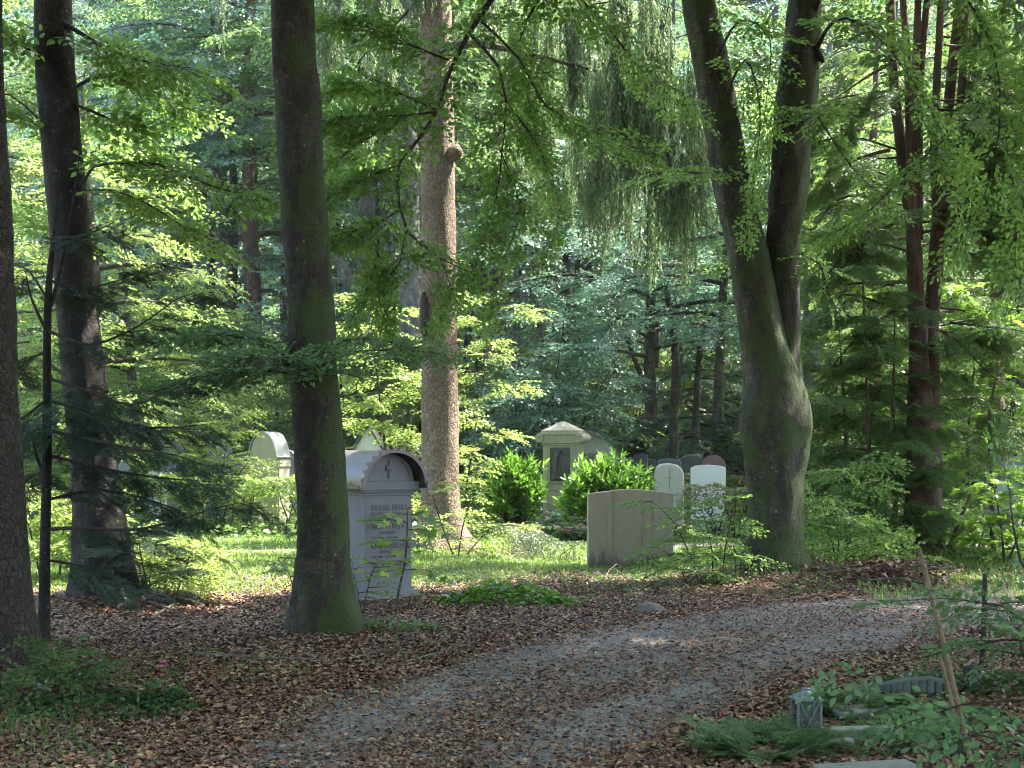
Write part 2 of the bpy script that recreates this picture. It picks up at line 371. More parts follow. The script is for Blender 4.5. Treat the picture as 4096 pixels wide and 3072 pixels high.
def grassm(x, y):
    g = np.clip((y-16.2-.35*np.sin(x*1.3)+.9*np.clip(-x-1.5, 0, 2))/4.5, 0, 1)
    g = np.where(y > 40, .9, g)
    g = np.where((x > 3.9) & (x < 9) & (y > 15.2) & (y < 21), np.maximum(g, .38), g)
    return g
def soilm(x, y):
    a = np.exp(-((y-13.05+.02*x)/.33)**4)*((x > -1.5) & (x < 1.55))
    b = np.exp(-(((x-.15)/.5)**2+((y-22)/1.5)**2))*.8
    return np.maximum(a, b)
xs = np.unique(np.concatenate([np.linspace(-400, -40, 13), np.linspace(-40, -11, 30), np.arange(-11, 11, .14), np.linspace(11, 40, 30), np.linspace(40, 400, 13)]))
ys = np.unique(np.concatenate([np.linspace(-200, -5, 10), np.linspace(-5, 4, 12), np.arange(4, 30, .14), np.linspace(30, 90, 60), np.linspace(90, 500, 16)]))
GX, GY = np.meshgrid(xs, ys); GZ = hfun(GX, GY)
g = Geo(); nx = len(xs); ny = len(ys)
i = np.arange(ny-1)[:, None]*nx; j = np.arange(nx-1)[None]
g.add(np.stack([GX, GY, GZ], -1), np.stack([i+j, i+j+1, i+nx+j+1, i+nx+j], -1), 0)
gr = g.build('ground', M_GROUND, smooth=True); tag(gr, kind='structure')
for nm, fn in (('grass', grassm), ('soil', soilm)):
    at = gr.data.attributes.new(nm, 'FLOAT', 'POINT'); at.data.foreach_set('value', fn(GX, GY).astype(np.float32).ravel())
def strip(name, A, B, mat, nacross=18, lift=.008, step=.18):
    A = np.asarray(catmull(np.c_[A, np.zeros(len(A))], step)); 
    n = len(A); Bc = catmull(np.c_[B, np.zeros(len(B))], .05); 
    tb = np.linspace(0, len(Bc)-1, n).astype(int); Bc = Bc[tb]
    V = []
    for k in range(nacross+1):
        q = A*(1-k/nacross)+Bc*(k/nacross); x, y = q[:, 0], q[:, 1]; V.append(np.stack([x, y, hfun(x, y)+lift], -1))
    V = np.stack(V, 1); i = np.arange(n-1)[:, None]*(nacross+1); j = np.arange(nacross)[None]; k = nacross+1
    g = Geo(); g.add(V.reshape(-1, 3), np.stack([i+j, i+k+j, i+k+j+1, i+j+1], -1), 0)
    return tag(g.build(name, mat, smooth=True), kind='structure')
strip('gravel_path', EL, ER, M_GRAVEL)
strip('back_path', [(-12, 22.6), (-6, 22.4), (-3.5, 22.5), (-1.8, 22.7)], [(-12, 22.0), (-6, 21.9), (-3.5, 22.0), (-1.8, 22.5)], M_GRAVEL2, 5, .012)
strip('back_path', [(2.5, 24.2), (6, 23.9), (10, 23.8), (16, 24.3)], [(2.5, 23.3), (6, 23.1), (10, 22.9), (16, 23.2)], M_GRAVEL2, 5, .012)

# ------------------------------------------------------------------ leaf templates
def leafV(L, W, fold=.12, curl=.06, fine=True):
    if fine:
        V = np.array([(0, 0, 0), (.30*L, .42*W, fold*W), (.68*L, .38*W, fold*W-curl*L*.4), (L, 0, -curl*L), (.68*L, -.38*W, fold*W-curl*L*.4), (.30*L, -.42*W, fold*W)])
        return V, np.array([(0, 3, 2, 1), (0, 5, 4, 3)])
    return np.array([(0, 0, 0), (.45*L, .5*W, fold*W), (L, 0, -curl*L), (.45*L, -.5*W, fold*W)]), np.array([(0, 3, 2, 1)])
def mapleV(L):
    V = [(0, 0, 0)]; Fc = []
    for a, l in ((0, 1), (50, .85), (-50, .85), (105, .55), (-105, .55)):
        c, s_ = math.cos(rad(a)), math.sin(rad(a)); k = len(V); l *= L
        for x, y in ((.45*l, .27*l), (l, 0), (.45*l, -.27*l)): V.append((x*c-y*s_+.0, x*s_+y*c, -.12*x*x/L+.01*abs(a)/50*L))
        Fc.append((0, k+2, k+1, k))
    return np.array(V, float), np.array(Fc)
def euler(rng, n, tilt):
    return
def stamp_leaves(g, LV, LF, Ps, D, rng, s=1.0, tilt=.35, m=0, sv=.25, up=(0, 0, 1)):
    n = len(Ps); N = np.asarray(up, float)+rng.normal(size=(n, 3))*tilt
    place(g, (LV, LF, np.zeros(len(LF), np.int32), np.full(len(LF), .5)), np.asarray(Ps), np.asarray(D), N, s*rng.uniform(1-sv, 1+sv, n), rng, m, avar=.32)
def twig(g, a, b, r, m=1, bend=None):
    a = np.asarray(a); b = np.asarray(b)
    tube(g, np.array([(*a, r), (*((a+b)/2+(0, 0, .02)), r*.8), (*b, r*.4)]), 3, m)
def spray_broad(seed, leaf=.085, nside=7, fine=True, tw=.004, leafkind='beech', spread=.42, droop=.10, tilt=.45):
    """planar fan, main axis x=0..1, leaves material 0, twigs material 1"""
    r = rng_(seed); g = Geo(); ax = lambda t: np.array([t, .05*math.sin(t*3+seed), -droop*t*t])
    tube(g, np.array([(*ax(t), tw*(1.6-1.2*t)) for t in np.linspace(0, 1, 5)]), 3, 1)
    Ps = []; Ds = []
    for k in range(nside):
        t = .10+.78*(k+r.uniform(-.2, .2))/nside; sd = 1 if k % 2 else -1
        a = rad(r.uniform(38, 62))*sd; ln = spread*(1-.62*t)*r.uniform(.75, 1.15); p = ax(t)
        d = np.array([math.cos(a), math.sin(a), r.uniform(-.18, .10)]); e = p+d*ln; twig(g, p, e, tw*.7)
        nl = max(2, int(ln/(leaf*.62)))
        for q in range(nl):
            u = (q+1)/nl; s2 = 1 if q % 2 else -1; aa = a+rad(r.uniform(30, 60))*s2*(0 if q == nl-1 else 1)
            Ps.append(p+d*ln*u*.97); Ds.append((math.cos(aa), math.sin(aa), r.uniform(-.3, .12)))
    for q in range(int(.5/(leaf*.6))):
        t = .5+.5*(q+1)/int(.5/(leaf*.6)); aa = rad(r.uniform(30, 60))*(1 if q % 2 else -1)*(t < .99)
        Ps.append(ax(t)); Ds.append((math.cos(aa), math.sin(aa), r.uniform(-.3, .1)))
    if leafkind == 'maple': LV, LF = mapleV(leaf)
    else: LV, LF = leafV(leaf, leaf*.62, fine=fine)
    stamp_leaves(g, LV, LF, Ps, Ds, r, 1.0, tilt)
    return g.arrays()
def spray_needle(seed, nside=12, nl=.05, nw=.009, spread=.40, step=.017, droop=.15, tw=.004):
    r = rng_(seed); g = Geo(); ax = lambda t: np.array([t, .03*math.sin(t*3+seed), -droop*t*t])
    tube(g, np.array([(*ax(t), tw*(1.6-1.2*t)) for t in np.linspace(0, 1, 4)]), 3, 1)
    Ps = []; Ds = []
    def line(p, e, s0=0.0):
        p = np.asarray(p); e = np.asarray(e); L = np.linalg.norm(e-p); n = max(2, int(L/step)); d = (e-p)/L; a = math.atan2(d[1], d[0])
        for q in range(n):
            for sd in (-1, 1):
                aa = a+rad(r.uniform(40, 68))*sd; Ps.append(p+(e-p)*(s0+(1-s0)*(q+r.uniform(0, .6))/n)); Ds.append((math.cos(aa), math.sin(aa), d[2]+r.uniform(-.1, .35)))
    for k in range(nside):
        t = .08+.85*k/nside; sd = 1 if k % 2 else -1; a = rad(r.uniform(42, 60))*sd; ln = spread*(1-.65*t)*r.uniform(.8, 1.15); p = ax(t)
        e = p+np.array([math.cos(a), math.sin(a), r.uniform(-.3, -.02)])*ln; tube(g, np.array([(*p, tw*.7), (*e, tw*.3)]), 3, 1); line(p, e)
        if ln > .2:
            for u, s2 in ((.4, 1), (.62, -1)):
                p2 = p+(e-p)*u; a2 = a+rad(42)*s2; line(p2, p2+np.array([math.cos(a2), math.sin(a2), -.15])*ln*.35)
    line(ax(.4), ax(1.0))
    LV, LF = leafV(nl, nw, 0, .05, False)
    stamp_leaves(g, LV, LF, Ps, Ds, r, 1.0, .25)
    return g.arrays()
def tress(seed, nl=.045, nw=.011, step=.011):
    """hanging spruce twig along -z, length 1 (x axis down when placed)"""
    r = rng_(seed); g = Geo(); Ps = []; Ds = []
    ax = lambda t: np.array([t, .04*math.sin(t*4+seed), .03*math.cos(t*3+seed*2)])
    tube(g, np.array([(*ax(t), .003) for t in np.linspace(0, 1, 5)]), 3, 1)
    for t in np.arange(.02, 1, step):
        a = r.uniform(0, 2*PI); Ps.append(ax(t)); Ds.append((1.0, math.cos(a)*.6, math.sin(a)*.6))
    for k in range(8):
        t = r.uniform(.1, .8); a = r.uniform(0, 2*PI); ln = r.uniform(.08, .2); d = norm(np.array((1.0, math.cos(a)*.7, math.sin(a)*.7)))
        for q in np.arange(0, ln, step):
            b = r.uniform(0, 2*PI); Ps.append(ax(t)+d*q); Ds.append((1.0, math.cos(b)*.6, math.sin(b)*.6))
    LV, LF = leafV(nl, nw, 0, .0, False); stamp_leaves(g, LV, LF, Ps, Ds, r, 1.0, 1.0)
    return g.arrays()
T_NEAR = [spray_broad(10+k, .135, 9, True, spread=.46) for k in range(5)]
T_MID = [spray_broad(20+k, .115, 9, False) for k in range(5)]
T_FAR = [spray_broad(30+k, .15, 6, False, .008, spread=.5) for k in range(5)]
T_DENSE = [spray_broad(40+k, .13, 9, False, .006, spread=.5, tilt=.5) for k in range(5)]
T_MAPLE = [spray_broad(50+k, .17, 5, True, .004, 'maple', .35) for k in range(4)]
T_FIR = [spray_needle(60+k, 14, .055, .017, step=.019) for k in range(4)]
T_YEW = [spray_needle(70+k, 10, .085, .030, .42, .036, .2) for k in range(4)]
T_COVER = [spray_needle(90+k, 10, .11, .035, .42, .045, .1) for k in range(4)]
T_TRESS = [tress(80+k) for k in range(4)]

def along(line, n, t0, t1, rng, sub=False):
    """n points along polyline rows (x,y,z[,r]) -> positions, tangents"""
    C = line[:, :3]; d = np.concatenate([[0], np.cumsum(np.linalg.norm(np.diff(C, axis=0), axis=1))]); L = d[-1]
    s = np.clip((t0+(t1-t0)*(np.arange(n)+rng.uniform(-.3, .3, n))/max(n-1, 1)), 0, 1)*L
    Ps = np.stack([np.interp(s, d, C[:, k]) for k in range(3)], 1)
    Q = np.stack([np.interp(np.minimum(s+.08*L, L), d, C[:, k])-np.interp(np.maximum(s-.08*L, 0), d, C[:, k]) for k in range(3)], 1)
    return Ps, norm(Q), s/L
def leafy_limb(g, line, tpls, n, size, rng, t0=.2, droop=.1, tilt=.35, taper=.45, m=0, spreadz=.0):
    if tpls is T_NEAR: n = int(n*1.7); tilt = max(tilt, .42); size = size*1.08
    if tpls is T_FIR: n = int(n*1.15)
    if tpls is T_YEW: n = int(n*1.6)
    Ps, T, t = along(line, n, t0, 1.0, rng)
    up = np.array([0, 0, 1.]); side = norm(np.cross(T, up)); sg = np.where(np.arange(n) % 2, 1, -1)[:, None]
    a = np.radians(rng.uniform(25, 75, n))[:, None]; a[-1] = 0
    D = T*np.cos(a)+side*sg*np.sin(a); D[:, 2] -= droop+rng.uniform(-.3, .3, n)
    N = up+rng.normal(size=(n, 3))*tilt; Sc = size*(1-taper*t)*rng.uniform(.8, 1.2, n)
    if spreadz: Ps = Ps+np.c_[np.zeros(n), np.zeros(n), rng.uniform(-spreadz, spreadz, n)]
    for k, tp in enumerate(tpls):
        q = np.arange(n) % len(tpls) == k
        place(g, tp, Ps[q], D[q], N[q], Sc[q], rng, m)
def limbs(g, trunk, z0, z1, n, length, tpls, nspray, size, rng, rise=.25, droop=.35, r0=.05, az=None, t0=.25, tilt=.35, bark=1, shape=None, fill=0):
    """trunk rows x,y,z,r; builds n limbs with sprays"""
    ph = rng.uniform(0, 2*PI)
    for k in range(n):
        u = (k+rng.uniform(0, .9))/n; z = z0+(z1-z0)*u; a = ph+k*2.4+rng.uniform(-.4, .4) if az is None else rng.uniform(*az)
        c = np.array([np.interp(z, trunk[:, 2], trunk[:, q]) for q in range(3)])
        sh = 1.0 if shape is None else shape(u); L = length*sh*rng.uniform(.7, 1.15); d = np.array([math.cos(a), math.sin(a), 0]); r1 = min(r0*sh, .6*np.interp(z, trunk[:, 2], trunk[:, 3]))
        wob = rng.uniform(-.12, .12)*L; sd = np.array([-d[1], d[0], 0])
        pts = [(*(c+d*L*t+sd*wob*math.sin(t*3)+(0, 0, L*(rise*t-droop*t*t))), max(.004, r1*(1-t)**.8)) for t in (0, .2, .45, .7, .88, 1)]
        line = tube(g, pts, 4, bark, step=max(.25, L/8))
        leafy_limb(g, line, tpls, max(3, int(nspray*sh)), size, rng, t0, tilt=tilt)
def fill_crown(g, trunk, z0, z1, R, n, tpls, size, rng, sh):
    u = rng.uniform(0, 1, n); z = z0+(z1-z0)*u; q = np.sqrt(rng.uniform(.12, 1, n)); a = rng.uniform(0, 2*PI, n)
    Rr = R*np.array([sh(v) for v in u])*q*(1+.18*np.sin(3*a+z)); c = np.stack([np.interp(z, trunk[:, 2], trunk[:, k]) for k in range(2)], 1)
    k = np.sin(a*5+z*2.1)+np.sin(z*3.3+a*2) > -.7
    Ps = np.c_[c[:, 0]+Rr*np.cos(a), c[:, 1]+Rr*np.sin(a), z+.12*Rr][k]; a = a[k]+rng.normal(0, .6, k.sum()); n = k.sum()
    D = np.c_[np.cos(a), np.sin(a), rng.uniform(-.6, .1, n)]; N = np.c_[rng.normal(0, .4, n)+.3*np.cos(a), rng.normal(0, .4, n)+.3*np.sin(a), np.ones(n)]
    for j, tp in enumerate(tpls):
        w_ = np.arange(n) % len(tpls) == j; place(g, tp, Ps[w_], D[w_], N[w_], size*rng.uniform(.7, 1.1, w_.sum()), rng)
def crown_shape(u): return .35+.75*math.sin(PI*min(1, .12+.85*u))**.7 if u < .8 else .35+.75*math.sin(PI*.8)*(1-u)*3.5

def px_line(rows):  # rows px,py,Y,r
    return np.array([(*P(a, b, c), r) for a, b, c, r in rows])

# ------------------------------------------------------------------ foreground trees
def tree(name, label, cat, x, y, group=None):
    return thing(name, label, cat, (x, y, H(x, y)), 0, group)

# 1. dark flaky trunk at the left edge
o = np.array((-3.62, 9.9, H(-3.62, 9.9)))
t1 = tree('spruce_tree', 'dark flaky spruce trunk cut by the left edge of the view', 'tree', o[0], o[1], 'tall trees at the front of the wood')
g = Geo(); tk = tube(g, [(*P(-2, 688, 9.9)[:3], .33), (*P(-8, 600, 9.9), .27), (*P(-14, 480, 9.9), .25), (*P(-22, 250, 9.9), .235), (*P(-30, 50, 9.9), .22), (*P(-34, -350, 9.9), .19), (*P(-36, -900, 9.9), .1)],
          36, 0, step=.08, rough=.05, flare=(.10, .35, 5, 1.2), seed=1)
g.build('trunk', B_SPRUCE_D, t1, o, True)
g = Geo(); r = rng_(101); limbs(g, tk, 5.6, 12, 16, 2.6, T_DENSE, 12, 1.2, r, 0, .2, .04)
g.build('crown', [L_DARK, B_TWIG], t1, o)

# 2. left beech
o = np.array((-4.12, 14.7, H(-4.12, 14.7)))
t2 = tree('beech_tree', 'dark smooth beech trunk behind the young fir, flaring at its foot', 'tree', o[0], o[1], 'tall trees at the front of the wood')
g = Geo(); tk2 = tube(g, [(*P(110, 612, 14.7), .36), (*P(104, 560, 14.7), .285), (*P(95, 480, 14.7), .245), (*P(86, 400, 14.7), .225), (*P(72, 250, 14.7), .205), (*P(60, 120, 14.7), .20), (*P(52, -20, 14.7), .19), (*P(48, -500, 14.7), .16), (*P(50, -1000, 14.7), .08)],
          40, 0, step=.08, rough=.06, flare=(.17, .42, 5, 1.1), seed=2)
g.build('trunk', B_DARK, t2, o, True)
g = Geo(); r = rng_(102)
for rows, n, sz in (([(78, 190, 14.6, .02), (93, 167, 14.4, .016), (124, 163, 14.2, .014), (157, 164, 14, .012), (182, 174, 13.9, .010), (215, 187, 13.8, .008), (249, 197, 13.7, .006), (285, 202, 13.6, .003)], 22, .55),
                    ([(80, 192, 14.6, .012), (110, 190, 14.4, .01), (150, 205, 14.2, .008), (185, 228, 14, .006), (215, 240, 13.9, .003)], 14, .5),
                    ([(60, 20, 14.6, .03), (100, 45, 14.6, .02), (140, 60, 14.4, .012), (190, 68, 14.2, .008)], 20, .6),
                    ([(66, 95, 14.6, .02), (100, 75, 15, .015), (150, 90, 15.2, .010), (190, 110, 15.4, .006)], 20, .6),
                    ([(62, 60, 14.6, .02), (30, 50, 14.6, .015), (-10, 30, 14.6, .01)], 12, .6),
                    ([(70, 150, 14.6, .02), (40, 120, 14.8, .015), (10, 95, 15, .01), (-20, 90, 15, .01)], 12, .6),
                    ([(75, 105, 14.6, .02), (110, 120, 15.4, .015), (150, 150, 15.9, .01), (178, 178, 16, .006)], 18, .6),
                    ([(82, 250, 14.8, .015), (50, 215, 15.6, .01), (20, 200, 15.8, .006)], 10, .55)):
    line = tube(g, px_line(rows), 5, 1, step=.2); leafy_limb(g, line, T_NEAR, n, sz, r, .12, .12, .3, .2)
limbs(g, tk2, 7.2, 14.5, 22, 5.6, T_DENSE, 18, 1.7, r, .25, .3, .06, az=(rad(-170), rad(10)))
g.build('crown', [L_BEECH, B_TWIG], t2, o)

# 4. front mossy beech
o = np.array((-1.54, 12.0, H(-1.54, 12)))
t4 = tree('beech_tree', 'mossy beech trunk standing in front of the grey copper-roofed tomb', 'tree', o[0], o[1], 'tall trees at the front of the wood')
g = Geo(); tk4 = tube(g, [(*P(327, 644, 12), .27), (*P(326, 610, 12), .245), (*P(324, 560, 12), .222), (*P(322, 500, 12), .215), (*P(318, 430, 12), .208), (*P(313, 370, 12), .207), (*P(310, 300, 12), .198), (*P(304, 200, 12), .192), (*P(298, 100, 12), .19), (*P(292, 0, 12), .178), (*P(286, -500, 12), .15), (*P(280, -1000, 12), .07)],
          40, 0, step=.06, rough=.075, flare=(.15, .28, 5, 1.2), seed=4)
tube(g, [(*P(309, 372, 11.85), .06), (*P(305, 372, 11.68), .045), (*P(301, 378, 11.6), .02)], 10, 0, step=.03, rough=.05, seed=3)
g.build('trunk', B_FRONT, t4, o, True)
g = Geo(); r = rng_(104)
for rows, n, sz in (([(308, 374, 11.75, .016), (290, 358, 11.5, .012), (262, 342, 11.6, .008), (235, 335, 11.8, .006), (205, 336, 12, .004), (172, 342, 12.2, .002)], 20, .45),
                    ([(306, 377, 11.75, .015), (280, 372, 11.4, .012), (240, 370, 11.3, .008), (200, 380, 11.4, .005), (155, 392, 11.5, .003)], 18, .42),
                    ([(306, 377, 11.75, .015), (285, 362, 11.2, .012), (250, 358, 11, .008), (215, 362, 11, .005)], 14, .40),
                    ([(306, 377, 11.75, .012), (325, 364, 11.3, .012), (352, 352, 11.5, .010), (395, 350, 11.7, .007), (430, 352, 11.9, .005), (462, 357, 12, .003)], 15, .38),
                    ([(316, 366, 11.75, .012), (345, 340, 12.2, .010), (390, 342, 12.4, .007), (425, 358, 12.5, .003)], 9, .34)):
    line = tube(g, px_line(rows), 5, 1, step=.15); leafy_limb(g, line, T_NEAR, n, sz, r, .15, .05, .22, .25)
limbs(g, tk4, 6.6, 13, 24, 5.2, T_DENSE, 18, 1.7, r, .2, .25, .06)
g.build('crown', [L_NEAR, B_TWIG], t4, o)

# 6. forked beech
o = np.array((3.28, 17.1, H(3.28, 17.1)))
t6 = tree('beech_tree', 'thick forked beech with a swollen waist and mossy foot beside the way', 'tree', o[0], o[1], 'tall trees at the front of the wood')
g = Geo(); YF = 17.1
tubeL = tube(g, [(*P(a, b, YF), c/83.2) for a, b, c in [(779, 590, 38), (777, 570, 34), (775, 553, 30.5), (775.5, 520, 28), (775.5, 496, 27.5), (774, 470, 29.5), (774, 445, 33.5), (774.5, 422, 35.5), (774, 402, 33), (773, 383, 29.5), (767, 355, 25), (759, 315, 22), (751, 270, 20.5), (742, 225, 19), (736, 203, 19), (724, 135, 18.5), (715, 84, 18), (698, 0, 16.5), (680, -90, 15), (650, -300, 12), (620, -600, 7)]],
             64, 0, step=.045, rough=.075, flare=(.17, .32, 5, 1.15), seed=6)
tubeR = tube(g, [(*P(a, b, YF+.05), c/83.2) for a, b, c in [(780, 420, 20), (785, 383, 17), (786, 350, 13.5), (787, 315, 13), (785, 270, 14.5), (783.5, 235, 17.5), (788, 203, 18), (793, 135, 19.5), (798, 84, 20), (805, 0, 16.5), (808, -60, 16), (812, -300, 13), (820, -600, 7)]],
             48, 0, step=.045, rough=.085, seed=66)
tube(g, [(*P(812, 60, YF), .10), (*P(819, 56, YF-.1), .06), (*P(823, 62, YF-.15), .02)], 10, 0, step=.04, rough=.05, seed=9)
g.build('trunk', B_FORK, t6, o, True)
g = Geo(); r = rng_(106)
# the overhanging limb that enters at the top centre, and its hanging twigs
main = [(*P(697, -40, YF), .08), (*P(650, -110, 16.4), .07), (*P(580, -110, 15.6), .055), (*P(520, -60, 15), .045), (*P(497, -10, 14.6), .034), (*P(470, 32, 14.4), .027), (*P(448, 76, 14.2), .021), (*P(438, 108, 14.1), .018), (*P(418, 140, 14), .016), (*P(400, 162, 14), .014), (*P(399, 205, 14), .015), (*P(408, 232, 14), .012), (*P(440, 258, 14), .008), (*P(470, 272, 14), .004)]
line = tube(g, main, 7, 1, step=.15); leafy_limb(g, line, T_NEAR, 30, .62, r, .35, .05, .3, .3)
for rows, n, sz in (([(438, 112, 14.1, .014), (400, 116, 14, .010), (355, 116, 13.9, .007), (318, 124, 13.8, .003)], 18, .55),
                    ([(448, 60, 14.2, .014), (410, 45, 14.3, .010), (370, 28, 14.3, .008), (330, 22, 14.2, .003)], 18, .55),
                    ([(436, 110, 14.1, .012), (395, 92, 14.4, .010), (350, 82, 14.6, .007), (318, 98, 14.6, .003)], 16, .55),
                    ([(400, 165, 14, .010), (370, 175, 13.8, .008), (330, 195, 13.7, .003)], 14, .5),
                    ([(399, 210, 14, .012), (378, 224, 13.9, .009), (350, 232, 13.8, .007), (322, 240, 13.7, .003)], 15, .5),
                    ([(380, 224, 13.9, .010), (378, 260, 13.9, .008), (366, 290, 13.9, .006), (352, 318, 13.9, .003)], 15, .42),
                    ([(406, 232, 14, .010), (400, 262, 13.8, .008), (384, 285, 13.8, .006), (388, 330, 13.8, .003)], 14, .42),
                    ([(440, 258, 14, .008), (452, 290, 13.9, .006), (440, 320, 13.9, .003)], 10, .4),
                    ([(470, 34, 14.4, .020), (498, 66, 14.3, .016), (506, 100, 14.3, .012), (502, 150, 14.2, .009), (496, 200, 14.2, .006), (480, 250, 14.1, .003)], 24, .5),
                    ([(480, 20, 14.4, .016), (520, 60, 14.6, .012), (545, 105, 14.8, .010), (590, 130, 15, .006), (640, 150, 15.2, .003)], 22, .5),
                    ([(560, -105, 15.5, .03), (570, -20, 15.3, .02), (610, 30, 15.2, .012), (650, 80, 15.3, .006), (690, 110, 15.5, .003)], 22, .55),
                    ([(540, -100, 15.2, .03), (545, -20, 15, .02), (520, 40, 15, .010), (530, 110, 15, .006), (545, 180, 15, .003)], 24, .5),
                    ([(400, 120, 14.4, .012), (350, 150, 14.6, .008), (322, 175, 14.6, .003)], 12, .5),
                    ([(498, 90, 14.3, .010), (540, 150, 14.2, .008), (560, 210, 14.2, .005), (548, 250, 14.2, .003)], 15, .42),
                    ([(500, 150, 14.2, .008), (520, 210, 14.1, .006), (500, 270, 14.1, .004), (490, 320, 14.1, .002)], 14, .42),
                    ([(730, 165, YF, .02), (705, 172, 16.4, .012), (668, 172, 16, .006), (640, 178, 15.8, .003)], 9, .45),
                    ([(812, 60, YF, .03), (835, 20, 16.6, .02), (870, 30, 16, .012), (905, 70, 15.6, .008), (940, 130, 15.4, .005), (955, 190, 15.2, .003)], 26, .6),
                    ([(806, 100, YF, .02), (820, 120, 16, .012), (850, 165, 15.6, .008), (885, 200, 15.4, .003)], 16, .5),
                    ([(812, 20, YF, .03), (850, -60, 16, .03), (930, -40, 15, .02), (985, 30, 14.4, .012), (1000, 100, 14.2, .008), (990, 180, 14, .005), (960, 240, 14, .003)], 34, .6),
                    ([(930, -40, 15, .02), (1000, -60, 14.6, .02), (1040, 30, 14, .012), (1040, 120, 14, .008), (1020, 220, 14, .005), (1000, 300, 14, .003)], 30, .6),
                    ([(950, 135, 15.4, .01), (910, 170, 15, .008), (870, 210, 14.8, .006), (830, 235, 14.8, .003)], 18, .5),
                    ([(720, 110, YF, .02), (745, 60, 16.4, .015), (760, 110, 16.2, .008), (755, 170, 16.2, .005), (748, 230, 16.2, .003)], 18, .45),
                    ([(716, 60, YF, .02), (740, 20, 16.4, .015), (770, 40, 16.8, .008), (765, 110, 17, .005), (760, 160, 17, .003)], 16, .5),
                    ([(790, 250, YF+.2, .012), (820, 265, 16.6, .01), (830, 300, 16.4, .006)], 5, .4)):
    line = tube(g, px_line(rows), 5, 1, step=.2); leafy_limb(g, line, T_NEAR, n, sz, r, .15, .12, .32, .25)
limbs(g, tubeL, 7.8, 15, 18, 5.6, T_DENSE, 18, 1.7, r, .25, .3, .07, az=(rad(-175), rad(-15)))
limbs(g, tubeR, 7.6, 15, 20, 6.2, T_DENSE, 18, 1.7, r, .25, .3, .07, az=(rad(-150), rad(20)))
g.build('crown', [L_BEECH, B_TWIG], t6, o)

# 5. central spruce
o = np.array((-1.05, 22.0, H(-1.05, 22)))
t5 = tree('spruce_tree', 'sunlit flaky spruce trunk rising right of the grey tomb', 'tree', o[0], o[1], 'tall trees at the front of the wood')
g = Geo(); Y5 = 22
tk5 = tube(g, [(*P(444, 556, Y5), .42), (*P(441, 530, Y5), .33), (*P(440, 480, Y5), .29), (*P(440, 400, Y5), .285), (*P(439, 300, Y5), .275), (*P(438, 200, Y5), .27), (*P(437, 100, Y5), .25), (*P(436, 0, Y5), .235), (*P(434, -200, Y5), .20), (*P(432, -500, Y5), .12)],
           44, 0, step=.08, rough=.04, flare=(.22, .35, 6, 1.2), seed=5)
tube(g, [(*P(450, 158, Y5-.1), .10), (*P(456, 150, Y5-.15), .12), (*P(457, 144, Y5-.15), .03)], 14, 0, step=.05, rough=.1, seed=1)
tube(g, [(*P(424, 292, Y5-.2), .02), (*P(424, 305, Y5-.22), .07), (*P(424, 325, Y5-.22), .06), (*P(425, 340, Y5-.2), .02)], 10, 1, step=.05, rough=.3, seed=3)
tube(g, [(*P(441, 50, Y5-.1), .09), (*P(452, 46, Y5-.4), .07), (*P(480, 44, Y5-.8), .055), (*P(520, 52, Y5-1), .045), (*P(560, 62, Y5-1), .03), (*P(600, 72, Y5-.8), .015)], 10, 2, step=.12, rough=.1, seed=4)
g.build('trunk', [B_SPRUCE, B_TWIG, B_SLIM], t5, o, True)
g = Geo(); r = rng_(105)
def curtain(g, line, n, lmin, lmax, rng, sz=1.0, jit=.28):
    n = int(n*1.7)
    nb = max(3, n//16); Pb, T, t = along(line, nb, .03, 1, rng); Pb = Pb+rng.normal(size=(nb, 3))*np.array([jit*.8, jit*1.6, .15]); idx = rng.integers(0, nb, n)
    bl = rng.uniform(.45, 1.1, nb)[idx]; Ps = Pb[idx]+rng.normal(size=(n, 3))*np.array([.05, .07, .10]); lmin *= 1; n = len(Ps)
    D = np.c_[rng.normal(0, .07, n), rng.normal(0, .07, n), -np.ones(n)]; N = rng.normal(size=(n, 3)); Sc = (lmin+(lmax-lmin)*bl)*rng.uniform(.6, 1.1, n)*sz
    for k, tp in enumerate(T_TRESS):
        q = np.arange(n) % 4 == k; place(g, tp, Ps[q], D[q], N[q], Sc[q], rng)
